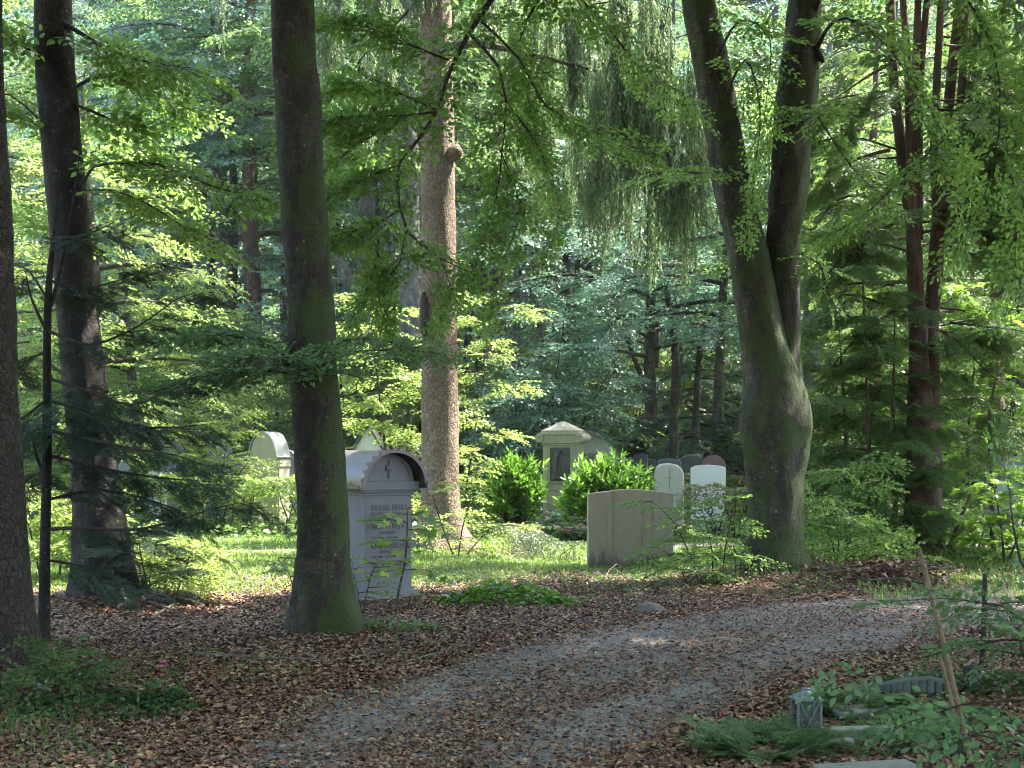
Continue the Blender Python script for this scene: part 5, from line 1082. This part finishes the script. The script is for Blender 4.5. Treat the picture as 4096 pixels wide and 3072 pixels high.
def mound(name, label, cat, x, y, rx, ry, h, n, leafs, mat, seed, group=None, kind=None, fine=True, updir=.5):
    o = np.array((x, y, H(x, y))); r = rng_(seed); a = r.uniform(0, 2*PI, n); q = np.sqrt(r.uniform(0, 1, n)); X = x+rx*q*np.cos(a); Y = y+ry*q*np.sin(a)
    Z = hfun(X, Y)+h*(1-q*q)*r.uniform(.3, 1.1, n)+.015; b = r.uniform(0, 2*PI, n)
    g = Geo(); LV, LF = leafV(leafs, leafs*.75, fine=fine); stamp_leaves(g, LV, LF, np.c_[X, Y, Z], np.c_[np.cos(b), np.sin(b), r.uniform(-.3, updir, n)], r, 1, .5)
    ob = g.build(name, [mat, B_TWIG], None, o); return tag(ob, label, cat, group, kind)
mound('ivy_mound', 'glossy green ivy mound on the bed right of the grey tomb', 'ivy', -.05, 14.6, .72, .42, .20, 900, .075, L_LAUREL, 520)
mound('ground_ivy', 'dark trailing plants at the foot of the mossy front beech', 'ground cover', -1.0, 12.1, .45, .35, .10, 260, .05, L_HERB, 521)
mound('bedding_plants', 'green plant at the foot of the stele', 'plant', XH(556, 26.3), 26.3, .42, .3, .42, 420, .10, L_SKYTINT, 522)

def laurel(label, x, y, rx, ry, z0, z1, nsh, seed):
    o = np.array((x, y, H(x, y))); t = thing('laurel_bush', label, 'laurel bush', o, 0, 'cherry laurel bushes beside the stele'); r = rng_(seed); g = Geo(); gs = Geo()
    LV, LF = leafV(.15, .052, .10, .08, True)
    for k in range(nsh):
        a = r.uniform(0, 2*PI); ph = math.asin(r.uniform(-.55, 1)); rr_ = r.uniform(.55, 1.0)*(1+.16*math.sin(3*a+seed)+.12*math.sin(5*a+4*ph)+(.12 if r.uniform() < .1 else 0))
        d = np.array([math.cos(a)*math.cos(ph), math.sin(a)*math.cos(ph), math.sin(ph)])
        p = np.array([x, y, o[2]+z0+(z1-z0)*.42])+d*np.array([rx, ry, (z1-z0)*.55])*rr_
        sd = norm(d*.7+np.array([0, 0, .8])+r.normal(0, .18, 3)); n = 9
        e1 = norm(np.cross(sd, (0, .3, 1))); e2 = np.cross(sd, e1); an = np.arange(n)*2.4+r.uniform(0, 6); op = np.radians(np.linspace(72, 18, n))
        D = sd*np.cos(op)[:, None]+(e1*np.cos(an)[:, None]+e2*np.sin(an)[:, None])*np.sin(op)[:, None]
        Ps = p+sd*np.linspace(-.12, .03, n)[:, None]; N = sd*np.sin(op)[:, None]-(e1*np.cos(an)[:, None]+e2*np.sin(an)[:, None])*np.cos(op)[:, None]
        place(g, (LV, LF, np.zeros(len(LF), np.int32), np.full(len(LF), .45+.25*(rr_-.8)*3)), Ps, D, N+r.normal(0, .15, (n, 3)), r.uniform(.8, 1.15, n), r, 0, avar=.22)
        if k % 6 == 0: tube(gs, [(x+r.uniform(-.2, .2)*rx, y, o[2], .022), (*((p+np.array([x, y, o[2]+.2]))/2+r.normal(0, .05, 3)), .014), (*p, .006)], 5, 0)
    gs.build('stem', B_TWIG, t, o, True); g.build('foliage', [L_LAUREL, B_TWIG], t, o)
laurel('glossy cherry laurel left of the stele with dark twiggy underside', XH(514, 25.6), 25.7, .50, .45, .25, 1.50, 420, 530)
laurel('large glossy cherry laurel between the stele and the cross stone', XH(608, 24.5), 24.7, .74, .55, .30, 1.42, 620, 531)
# flowers, herbs
def flowers(label, x, y, rx, ry, n, seed, mat, name='flower_clump'):
    o = np.array((x, y, H(x, y))); t = thing(name, label, 'flowers', o, 0); r = rng_(seed); g = Geo(); g2 = Geo()
    LV, LF = leafV(.035, .032, .2, .1); LG, LGF = leafV(.07, .05)
    for k in range(n):
        p = np.array([x+r.uniform(-rx, rx), y+r.uniform(-ry, ry), o[2]+r.uniform(.16, .30)])
        an = np.arange(5)*1.2566+r.uniform(0, 1); stamp_leaves(g, LV, LF, np.repeat(p[None], 5, 0), np.c_[np.cos(an), np.sin(an)*.8-.2, np.full(5, .35)], r, 1.0, .15, 1 if mat == 2 and r.uniform() < .35 else 0)
    m = n*9; b = r.uniform(0, 2*PI, m); stamp_leaves(g2, LG, LGF, np.c_[x+r.uniform(-rx, rx, m), y+r.uniform(-ry, ry, m), o[2]+r.uniform(.02, .22, m)], np.c_[np.cos(b), np.sin(b), r.uniform(-.2, .7, m)], r, 1, .4)
    g.build('blossoms', [M_PINK, M_WPET], t, o); g2.build('foliage', [L_HERB], t, o); return t
flowers('pink and white bedding flowers left of the concrete slab', XH(573, 24.3), 24.3, .30, .25, 90, 540, 2)
flowers('reddish flowers half hidden by the right end of the concrete slab', XH(681, 25.6), 25.6, .16, .15, 26, 541, 1)
flowers('single pink bloom over dark leaves near the left foreground', XH(155, 8.9), 8.9, .20, .16, 3, 542, 1)

# ------------------------------------------------------------------ lanterns
def lantern(label, x, y, w_, h, mat, rz, cross=True, candle=True, domed=True, group='grave lanterns'):
    t = thing('grave_lantern', label, 'lantern', (x, y, H(x, y)), rad(rz), group); a = w_/2; f = w_*.09
    solid('base', mat, t, (-a, a, -a, a, 0, h*.07), bev=.004)
    bm = bmesh.new()
    for sx in (-1, 1):
        for sy in (-1, 1): box_bm(bm, min(sx*a, sx*(a-f)), max(sx*a, sx*(a-f)), min(sy*a, sy*(a-f)), max(sy*a, sy*(a-f)), h*.07, h*.80, .001)
    if cross:
        for s_ in (-1, 1):
            L = math.hypot(w_*.8, h*.7); ux, uz = s_*w_*.8/L, h*.7/L; nx_, nz = -uz*.003, ux*.003; c = (-s_*w_*.4, h*.08); e = (s_*w_*.4, h*.78)
            prism_bm(bm, [(c[0]+nx_, c[1]+nz), (c[0]-nx_, c[1]-nz), (e[0]-nx_, e[1]-nz), (e[0]+nx_, e[1]+nz)], -a-.003-(.004 if s_ > 0 else 0), -a+.0-(.0035 if s_ > 0 else 0), 0)
    mesh_obj('frame', bm, mat, t)
    for q in (0, 1): solid('pane', M_GLASS, t, (-a+f*.4, a-f*.4, (-a+f*.4 if q == 0 else a-f*.4-.002), (-a+f*.4+.002 if q == 0 else a-f*.4), h*.075, h*.795), bev=0)
    g = Geo(); rp = [(a*.98, .80), (a*.98, .845), (a*.93, .86), (a*.75, .895), (a*.4, .92), (a*.3, .93)]
    if domed: rp += [(a*.3, .99), (a*.34, 1.0), (.001, 1.005)]
    else: rp += [(.001, .935)]
    tube(g, [(0, 0, h*.80, .001)]+[(0, 0, z*h, r_*1.12) for r_, z in rp], 20, 0)
    lid = g.build('lid', mat, t); solid('lid_flange', mat, lid, (-a*1.15, a*1.15, -a*1.15, a*1.15, h*.797, h*.818), bev=.002)
    if candle:
        g = Geo(); tube(g, [(0, 0, h*.07, .001), (0, 0, h*.075, a*.62), (0, 0, h*.30, a*.62), (0, 0, h*.302, .001)], 16, 0); g.build('candle', M_CANDLE, t)
lantern('silver grave lantern with crossed bars and red candle by the ground-cover conifer', XH(806, 7.95), 7.95, .142, .30, M_SILVER, 6)
lantern('slim dark bronze lantern standing beside the black post', XH(972, 9.3), 9.3, .085, .20, M_LAMPBR, 8, False, False, False)
lantern('dark bronze lantern low at the bottom right corner', XH(956, 7.45), 7.45, .11, .17, M_LAMPBR, 5, False, False, False)
lantern('small glass lantern with copper posts at the left foot of the stele bed', XH(529, 25.6), 25.6, .16, .24, M_ZINC, -10, False, False, False)

# ------------------------------------------------------------------ stakes, post, slabs, edging
def stake(name, label, a, b, r_, mat, cat, seed):
    g = Geo(); o = np.array(a); tube(g, [(*a, r_), (*((np.array(a)+b)/2+(.01, 0, 0)), r_*.97), (*b, r_*.85), (*(np.array(b)+(0, 0, .003)), .001)], 8, 0, step=.08, rough=.06, seed=seed); return tag(g.build(name, mat, None, o, True), label, cat)
a = P(972, 770, 7.3); a[2] = max(a[2], H(a[0], 7.3)-.03)
stake('wooden_stake', 'leaning light-brown wooden stake at the lower right', a, P(919, 549, 8.0), .016, B_STAKE, 'stake', 1)
stake('wooden_stake', 'short stick stub leaning against the light-brown stake', P(955, 725, 8.2), P(939, 655, 8.3), .013, B_STAKE, 'stake', 2)
a = P(979, 686, 9.6); a[2] = H(a[0], 9.6)-.05; b = P(985, 574, 9.5)
stake('dark_post', 'thin black post upright beside the slim lantern', a, b, .019, B_POST, 'post', 3)
def loose_slab(label, px, py, Y, w_, d_, h, rz, mat=M_SLAB, name='stone_slab'):
    p = P(px, py, Y); t = tag(solid(name, mat, None, (-w_/2, w_/2, -d_/2, d_/2, -.05, h), bev=.008), label, 'stone slab', 'flat grave slabs at the lower right'); t.location = (p[0], Y, H(p[0], Y)); t.rotation_euler = (0, rad(-1), rad(rz))
loose_slab('pale flat stone slab among ground cover right of the silver lantern', 868, 720, 8.55, .40, .22, .055, 8)
loose_slab('smaller mossy slab in front of the pale flat slab', 860, 735, 8.05, .34, .10, .05, 4)
loose_slab('greenish slab cut by the bottom edge of the view', 868, 766, 7.1, .50, .22, .05, 9)
loose_slab('thin pale slab edge below the silver lantern', 822, 742, 7.72, .34, .07, .06, 4)
g = Geo(); pts = [(*P(851, 0, 9.3)[:2], .04), (*P(880, 0, 9.2)[:2], .10), (*P(905, 0, 9.15)[:2], .135), (*P(930, 0, 9.15)[:2], .145), (*P(945, 0, 9.2)[:2], .12)]
for q in range(2): pass
tube(g, [(x, y, H(x, y)+z-.035, .022) for x, y, z in pts], 8, 0, step=.04, rough=.12, seed=2)
for k in range(14):
    u = k/13; x = np.interp(u, [0, .3, .6, .85, 1], [p[0] for p in pts]); y = np.interp(u, [0, .3, .6, .85, 1], [p[1] for p in pts]); z = np.interp(u, [0, .3, .6, .85, 1], [p[2] for p in pts])
    tube(g, [(x, y, H(x, y)-.05, .032), (x, y, H(x, y)+z-.03, .03)], 7, 0)
tag(g.build('stone_edging', M_MOTTLE, None, np.array([pts[0][0], pts[0][1], 0]), True), 'dark curved scroll-ended grave kerb at the lower right', 'grave kerb')
def lump(label, px, Y, s, mat, name, cat, seed, sq=(1, 1, .7)):
    bm = bmesh.new(); bmesh.ops.create_icosphere(bm, subdivisions=3, radius=s); r = random.Random(seed); ph = [r.uniform(0, 6) for _ in range(6)]
    for v in bm.verts:
        k = 1+.12*math.sin(v.co.x/s*3+ph[0])+.1*math.sin(v.co.y/s*4+ph[1])+.08*math.sin(v.co.z/s*5+ph[2]); v.co = Vector((v.co.x*k*sq[0], v.co.y*k*sq[1], v.co.z*k*sq[2]))
    t = tag(mesh_obj(name, bm, mat, None, True), label, cat); x = XH(px, Y); t.location = (x, Y, H(x, Y)+s*.3)
lump('weathered knob of stone right of the silver lantern', 852, 9.0, .06, M_MOTTLE, 'field_stone', 'stone', 3)
lump('dark square block beside the box border on the soil strip', 649, 13.9, .09, B_DEAD, 'tree_stump', 'stump', 4, (1.9, 1, .7))

# conifer ground cover at lower right
def groundconifer(label, x, y, rx, ry, h, n, seed):
    o = np.array((x, y, H(x, y))); r = rng_(seed); a = r.uniform(0, 2*PI, n); q = np.sqrt(r.uniform(0, 1, n)); Ps = np.c_[x+rx*q*np.cos(a), y+ry*q*np.sin(a), np.zeros(n)]; Ps[:, 2] = hfun(Ps[:, 0], Ps[:, 1])+h*(1-q*.8)*r.uniform(.3, 1, n)
    b = a+r.normal(0, .7, n); D = np.c_[np.cos(b), np.sin(b), r.uniform(.0, .6, n)]; g = Geo()
    for k, tp in enumerate(T_COVER):
        w_ = np.arange(n) % 4 == k; place(g, tp, Ps[w_], D[w_], np.c_[r.normal(0, .3, w_.sum()), r.normal(0, .3, w_.sum()), np.ones(w_.sum())], r.uniform(.16, .28, w_.sum()), r)
    tag(g.build('creeping_conifer', [L_COVER, B_TWIG], None, o), label, 'ground cover', 'creeping conifers at the lower right')
L_COVER = leaf_mat('needle_cover', (.08, .15, .065), (.16, .26, .11), (.16, .28, .09), .35)
groundconifer('feathery creeping conifer left of and below the silver lantern', XH(762, 7.7), 7.7, .30, .30, .12, 90, 560)
groundconifer('creeping conifer right behind the silver lantern', XH(845, 8.8), 8.75, .24, .25, .14, 45, 561)
groundconifer('creeping conifer in front of the pale slabs', XH(868, 7.75), 7.7, .40, .15, .06, 45, 562)
mound('ground_ivy', 'ivy carpet under the leaning stake at the lower right', 'ground cover', XH(925, 8.3), 8.3, .55, .5, .07, 900, .04, L_COVER, 563)
mound('ground_ivy', 'dark low leaves around the slim lantern', 'ground cover', XH(975, 9.6), 9.5, .8, .5, .08, 900, .05, L_DARK, 564)
# near shrub entering from the right
L_ = 7.0
bush('beech_sapling', 'near soft-focus sapling reaching in from the right edge', 'sapling',
     [[(1075, 800, 6.6, .012), (1060, 700, 6.6, .01), (1040, 640, 6.6, .007), (1000, 640, 6.7, .005), (950, 650, 6.8, .004), (880, 668, 6.9, .002)], [(1075, 800, 6.6, .012), (1050, 620, 6.7, .01), (1020, 560, 6.8, .007), (1010, 500, 6.8, .003)],
      [(1060, 700, 6.6, .01), (1010, 700, 6.8, .006), (960, 705, 6.9, .004), (930, 715, 7, .002)], [(1050, 640, 6.6, .01), (1000, 605, 6.8, .005), (950, 598, 6.9, .003), (912, 600, 7, .002)], [(1075, 800, 6.6, .01), (1020, 745, 6.6, .006), (980, 735, 6.7, .004), (960, 740, 6.8, .002)], [(1075, 700, 6.6, .01), (1040, 720, 6.6, .006), (1000, 755, 6.6, .002)]],
     L_NEAR, T_NEAR, 2, .42, 570, t0=.4, droop=.05, tilt=.25)
bush('elder_shrub', 'low dark bush in the shade at the right edge', 'shrub', [[(1030, 690, 9.0, .01), (1020, 640, 9, .006), (1000, 600, 9, .003)], [(1030, 690, 9.0, .01), (1040, 640, 9.2, .006), (1035, 590, 9.2, .003)]], L_NEAR, T_NEAR, 2, .34, 571, limbn=6, limbl=.45, t0=.2)
# left foreground: fern, brambles
def fern(label, px, Y, n, L, seed):
    x = XH(px, Y); o = np.array((x, Y, H(x, Y))); g = Geo(); r = rng_(seed); LV, LF = leafV(1, .16, .05, .1, True)
    for k in range(n):
        a = r.uniform(0, 2*PI); d = np.array([math.cos(a), math.sin(a), 0]); ln = L*r.uniform(.7, 1.1)
        C_ = np.array([o+d*ln*t+(0, 0, ln*(.9*t-.85*t*t)) for t in np.linspace(0, 1, 24)]); tube(g, np.c_[C_, np.linspace(.004, .001, 24)], 3, 1)
        T = norm(np.gradient(C_, axis=0)); sd = np.cross(T, (0, 0, 1.)); t = np.linspace(0, 1, 24)
        for s_ in (-1, 1): place(g, (LV, LF, np.zeros(2, np.int32), np.full(2, .6)), C_[2:], (sd*s_+T*.25)[2:], np.repeat([[0, 0, 1.]], 22, 0), (ln*.24*np.sin(np.pi*(.12+.88*t))**.8+.005)[2:], r, 0, avar=.15)
    tag(g.build('fern', [L_HERB, B_TWIG], None, o), label, 'fern', 'ferns on the forest floor')
fern('arching fern right of the flaky trunk at the left edge', 70, 9.4, 7, .5, 580)
fern('lower fern fronds spreading below the first fern', 92, 8.9, 5, .4, 581)
fern('small fern between the white marble and mottled stones', 700, 30.6, 7, .9, 582)
bush('bramble', 'pale-leaved bramble between fern and flaky trunk', 'bramble', [[(48, 690, 9.2, .006), (60, 650, 9.1, .005), (72, 640, 9.0, .002)], [(50, 690, 9.2, .006), (75, 670, 8.9, .004), (95, 665, 8.8, .002)]], L_HERB, T_NEAR, 2, .26, 583, limbn=5, limbl=.25, t0=.3)
bush('bramble', 'round-leaved bramble at the bottom left corner', 'bramble', [[(10, 720, 8.8, .006), (25, 690, 8.7, .005), (45, 680, 8.6, .002)], [(10, 720, 8.8, .006), (30, 710, 8.5, .004), (55, 712, 8.4, .002)], [(5, 720, 8.8, .006), (0, 680, 8.7, .004), (8, 655, 8.7, .002)]], L_HERB, T_NEAR, 2, .28, 584, limbn=5, limbl=.25, t0=.2)
mound('ground_ivy', 'dark leafy ground cover between the fern and the way', 'ground cover', XH(100, 8.5), 8.6, .6, .35, .07, 520, .045, L_DARK, 585)
mound('flower_leaves', 'cluster of dark bedding leaves beneath the single pink bloom', 'plant', XH(160, 8.9), 8.85, .24, .15, .10, 200, .05, L_DARK, 586)

# ------------------------------------------------------------------ fallen branches
def fallen(name, label, rows, seed, twigs=6, cat='fallen branch', mat=B_DEAD, tl=.3):
    """rows: x,y,lift,r"""
    g = Geo(); r = rng_(seed); pts = [(x, y, H(x, y)+z+r_*.8, r_) for x, y, z, r_ in rows]; line = tube(g, pts, 8, 0, step=.07, rough=.12, seed=seed)
    Ps, T, tt = along(line, twigs, .15, .95, r)
    for k in range(twigs):
        a = math.atan2(T[k][1], T[k][0])+r.choice([-1, 1])*r.uniform(.4, 1.1); L = tl*r.uniform(.5, 1.3); p = Ps[k]
        tube(g, [(*p, .006), (p[0]+math.cos(a)*L*.5, p[1]+math.sin(a)*L*.5, p[2]+r.uniform(0, .06), .004), (p[0]+math.cos(a)*L, p[1]+math.sin(a)*L, max(H(p[0]+math.cos(a)*L, p[1]+math.sin(a)*L)+.01, p[2]+r.uniform(-.04, .06)), .002)], 4, 0)
    o = np.array(pts[0][:3]); tag(g.build(name, mat, None, o, True), label, cat, 'dead branches on the ground')
GP = lambda px, py: (XH(px, 2275/(py-450)), 2275/(py-450))
fallen('fallen_branch', 'long grey fallen branch lying left of the mossy front beech foot', [(*GP(190, 663), 0, .02), (*GP(240, 666), .01, .018), (*GP(300, 665), 0, .016), (*GP(345, 664), .01, .013), (*GP(385, 655), .02, .008)], 601)
fallen('fallen_branch', 'thin fallen branch in front of the soil strip', [(*GP(400, 664), 0, .012), (*GP(430, 658), .02, .010), (*GP(455, 650), .01, .007)], 602, 4)
fallen('fallen_branch', 'pale crooked branch on the leaf litter by the left beech foot', [(*GP(150, 622), 0, .016), (*GP(172, 612), .02, .014), (*GP(182, 607), .03, .01)], 603, 5)
fallen('fallen_branch', 'curved dead branch lying in shade before the left beech', [(*GP(125, 614), 0, .014), (*GP(150, 612), .03, .012), (*GP(185, 620), .02, .008), (*GP(168, 625), .02, .005)], 604, 5)
fallen('fallen_branch', 'dark stick at the edge of the way near the slim lantern', [(*GP(860, 650), 0, .014), (*GP(875, 652), .01, .012), (*GP(900, 655), .0, .009)], 605, 2)
fallen('fallen_branch', 'light grey branch sticking out of the brush pile', [(*GP(826, 576), .10, .012), (*GP(850, 580), .12, .014), (*GP(890, 585), .08, .012), (*GP(920, 592), .03, .006)], 606, 8, tl=.5)
fallen('fallen_branch', 'thin twig on the litter between forked beech and way', [(*GP(740, 604), .0, .008), (*GP(790, 602), .02, .008), (*GP(830, 595), .02, .005)], 607, 3)
fallen('fallen_branch', 'bare twig arching over the grass left of the concrete slab', [(*GP(600, 600), .0, .006), (*GP(612, 580), .12, .005), (*GP(640, 598), .02, .003)], 608, 5)
def brush(label, x, y, rx, ry, h, n, seed):
    g = Geo(); r = rng_(seed); o = np.array((x, y, H(x, y)))
    for k in range(n):
        a = r.uniform(-.6, .6)+(PI if r.uniform() < .5 else 0); L = r.uniform(.3, .9); c = np.array([x+r.uniform(-rx, rx), y+r.uniform(-ry, ry), o[2]+r.uniform(.02, h)])
        tube(g, [(*(c-np.array([math.cos(a), math.sin(a), .1])*L/2), .007), (*(c+r.normal(0, .03, 3)), .006), (*(c+np.array([math.cos(a), math.sin(a), -.05])*L/2), .002)], 4, 0)
    m = n*14; LV, LF = leafV(.07, .045, .2, .2); b = r.uniform(0, 2*PI, m)
    stamp_leaves(g, LV, LF, np.c_[x+r.normal(0, rx*.6, m), y+r.normal(0, ry*.6, m), o[2]+r.uniform(0, h, m)], np.c_[np.cos(b), np.sin(b), r.normal(0, .5, m)], r, 1, 1.0, 1)
    tag(g.build('brush_pile', [B_DEAD, LITTER], None, o), label, 'brush pile')
brush('pile of dead twigs and brown leaves right of the forked beech foot', XH(880, 16.6), 16.7, .62, .35, .22, 60, 610)

# ------------------------------------------------------------------ fallen leaves, grass, herbs (uncountable)
r = rng_(700)
def scatter(n, x0, x1, y0, y1, dens):
    X = r.uniform(x0, x1, n); Y = 1/r.uniform(1/y1, 1/y0, n) if y1/y0 > 1.5 else r.uniform(y0, y1, n); k = r.uniform(0, 1, n) < dens(X, Y); return X[k], Y[k]
infr = lambda X, Y: np.abs(X) < Y*.39+.5
def litdens(X, Y):
    d = path_in(X, Y); mid = np.exp(-((d-1.05+.15*np.sin(Y*2))/.30)**2); nz = .5+.5*np.sin(X*3.1+1.7*np.sin(Y*2.3))*np.sin(Y*2.7+X*1.3)
    p = np.where(d > .18, .11+.48*mid+.16*nz*nz+.6*np.exp(-(d/.32)**2), np.where(d > 0, .7, 1.0)); p = np.where((d > 0) & (Y > 12.5), np.maximum(p, .5), p)
    p = p*(1-.72*grassm(X, Y)); p = p*(1-.55*soilm(X, Y)); return p*infr(X, Y)
X, Y = scatter(560000, -11, 11, 6.3, 24, litdens); n = len(X)
g = Geo()
a = r.uniform(0, 2*PI, n); Z = hfun(X, Y)+r.uniform(.008, .028, n)
LV, LF = leafV(.046, .033, .22, .12, True)
sc = np.where(path_in(X, Y) > .1, r.uniform(.35, .95, n), r.uniform(.5, 1.25, n))
place(g, (LV, LF, np.zeros(2, np.int32), np.full(2, .5)), np.c_[X, Y, Z], np.c_[np.cos(a), np.sin(a), r.normal(0, .16, n)], np.c_[r.normal(0, .30, n), r.normal(0, .30, n), np.where(r.uniform(0, 1, n) < .5, 1, -1)], sc, r, 0, avar=.5)
tag(g.build('fallen_leaves', LITTER), 'brown and rust beech leaves littering the forest floor and the way', 'fallen leaves', kind='stuff')
print('litter', n)
# grass
def blades(X, Y, h, mat, name, label, cat, wd=.006, seed=1):
    n = len(X); r = rng_(seed); Z = hfun(X, Y)-.003; a = r.uniform(0, 2*PI, n); L = h*r.uniform(.5, 1.3, n); lean = r.uniform(.1, .75, n)
    d = np.c_[np.cos(a), np.sin(a)]; w_ = wd*r.uniform(.7, 1.3, n); px_, py_ = -d[:, 1]*w_, d[:, 0]*w_
    b = np.c_[X, Y, Z]; m = b+np.c_[d*(L*lean*.35)[:, None], L*.6]; tpp = b+np.c_[d*(L*lean)[:, None], L*(1-.25*lean)]
    V = np.stack([b+np.c_[px_, py_, np.zeros(n)], b-np.c_[px_, py_, np.zeros(n)], m-np.c_[px_, py_, np.zeros(n)]*.8, m+np.c_[px_, py_, np.zeros(n)]*.8, tpp-np.c_[px_, py_, np.zeros(n)]*.1, tpp+np.c_[px_, py_, np.zeros(n)]*.1], 1)
    Fc = (np.arange(n)*6)[:, None, None]+np.array([[0, 1, 2, 3], [3, 2, 4, 5]])[None]
    g = Geo(); g.add(V.reshape(-1, 3), Fc.reshape(-1, 4), 0, np.repeat(r.uniform(0, 1, n), 2)); tag(g.build(name, mat), label, cat, kind='stuff')
bp = lambda X, Y: ~(((X < -1.7) & (np.abs(Y-22.2) < .28)) | ((X > 2.3) & (np.abs(Y-23.5) < .42)))
X, Y = scatter(330000, -14, 15, 15.3, 42, lambda X, Y: (grassm(X, Y)**1.3)*infr(X, Y)*bp(X, Y)*(1-soilm(X, Y))*np.clip(1.5-Y/40, .3, 1)*(.45+.55*np.clip(.5+np.sin(X*2.1+Y)*np.sin(Y*1.7-X), 0, 1)))
blades(X, Y, .085, L_GRASS, 'grass', 'bright thin grass of the sunlit clearing', 'grass', .008, 71); print('grass', len(X))
def herbs(n, x0, x1, y0, y1, dens, leaf, mat, name, label, seed, zr=(.01, .05)):
    X, Y = scatter(n, x0, x1, y0, y1, dens); n = len(X); r = rng_(seed); a = r.uniform(0, 2*PI, n); g = Geo(); LV, LF = leafV(leaf, leaf*.7, .15, .15)
    place(g, (LV, LF, np.zeros(2, np.int32), np.full(2, .5)), np.c_[X, Y, hfun(X, Y)+r.uniform(*zr, n)], np.c_[np.cos(a), np.sin(a), r.uniform(-.1, .7, n)], np.c_[r.normal(0, .4, n), r.normal(0, .4, n), np.ones(n)], r.uniform(.5, 1.3, n), r, 0, avar=.4)
    tag(g.build(name, [mat]), label, 'ground cover', kind='stuff'); print(name, n)
herbs(90000, -9, 9, 13.5, 25, lambda X, Y: infr(X, Y)*bp(X, Y)*np.clip((Y-14)/4, 0, 1)*(path_in(X, Y) < -.3)*np.clip(.25+.75*np.sin(X*1.9+.7*Y)*np.sin(Y*1.3-X*.8), .08, 1)*(1-.6*soilm(X, Y)), .05, L_HERB, 'weeds', 'small weeds scattered over litter and grass of the clearing', 72)
herbs(26000, -6, 6, 6.6, 14, lambda X, Y: infr(X, Y)*(path_in(X, Y) < -.15)*np.clip(.03+.55*(np.sin(X*1.7+2)*np.sin(Y*1.9+X) > .35)*(X < 0)+.3*(X > 2.5), 0, 1), .035, L_HERB, 'seedlings', 'tiny green seedlings in the shaded leaf litter', 73)
X, Y = scatter(6000, -6, -1.5, 6.8, 11, lambda X, Y: infr(X, Y)*(X < -2.2)*(.5+.5*np.sin(X*3)*np.sin(Y*3))*np.exp(-((Y-8.3)/1.1)**2))
blades(X, Y, .12, L_HERB, 'woodland_grass', 'sparse dark grass in the shaded left corner', 'grass', .003, 74)
X, Y = scatter(170000, -30, 30, 24.5, 78, lambda X, Y: infr(X, Y)*np.clip((Y-24)/4, 0, 1)*.9)
g = Geo(); r = rng_(75); n = len(X); a = r.uniform(0, 2*PI, n); LV, LF = leafV(.13, .09, .15, .15, False)
place(g, (LV, LF, np.zeros(1, np.int32), np.full(1, .5)), np.c_[X, Y, hfun(X, Y)+r.uniform(.02, 1, n)**1.5*np.clip((Y-24)/12, .25, 1.6)], np.c_[np.cos(a), np.sin(a), r.uniform(-.1, .8, n)], np.c_[r.normal(0, .4, n), r.normal(0, .4, n), np.ones(n)], r.uniform(.5, 1.3, n), r, 0, avar=.4)
tag(g.build('undergrowth', [L_HERB]), 'leafy undergrowth around and behind the graves', 'ground cover', kind='stuff')

# ------------------------------------------------------------------ haze in the woodland air
bm = bmesh.new(); bmesh.ops.create_cube(bm, size=1); hz = mesh_obj('haze', bm, []); hz.scale = (130, 132, 46); hz.location = (0, 36, 19.5)
m = bpy.data.materials.new('haze'); m.use_nodes = True; t = m.node_tree; t.nodes.remove(t.nodes['Principled BSDF'])
pv = t.nodes.new('ShaderNodeVolumePrincipled'); pv.inputs['Color'].default_value = (.82, .92, 1, 1); pv.inputs['Density'].default_value = .0004; pv.inputs['Anisotropy'].default_value = .2
t.links.new(pv.outputs[0], t.nodes['Material Output'].inputs['Volume']); hz.data.materials.append(m)
tag(hz, 'thin pale haze in the woodland air', 'haze', kind='stuff')
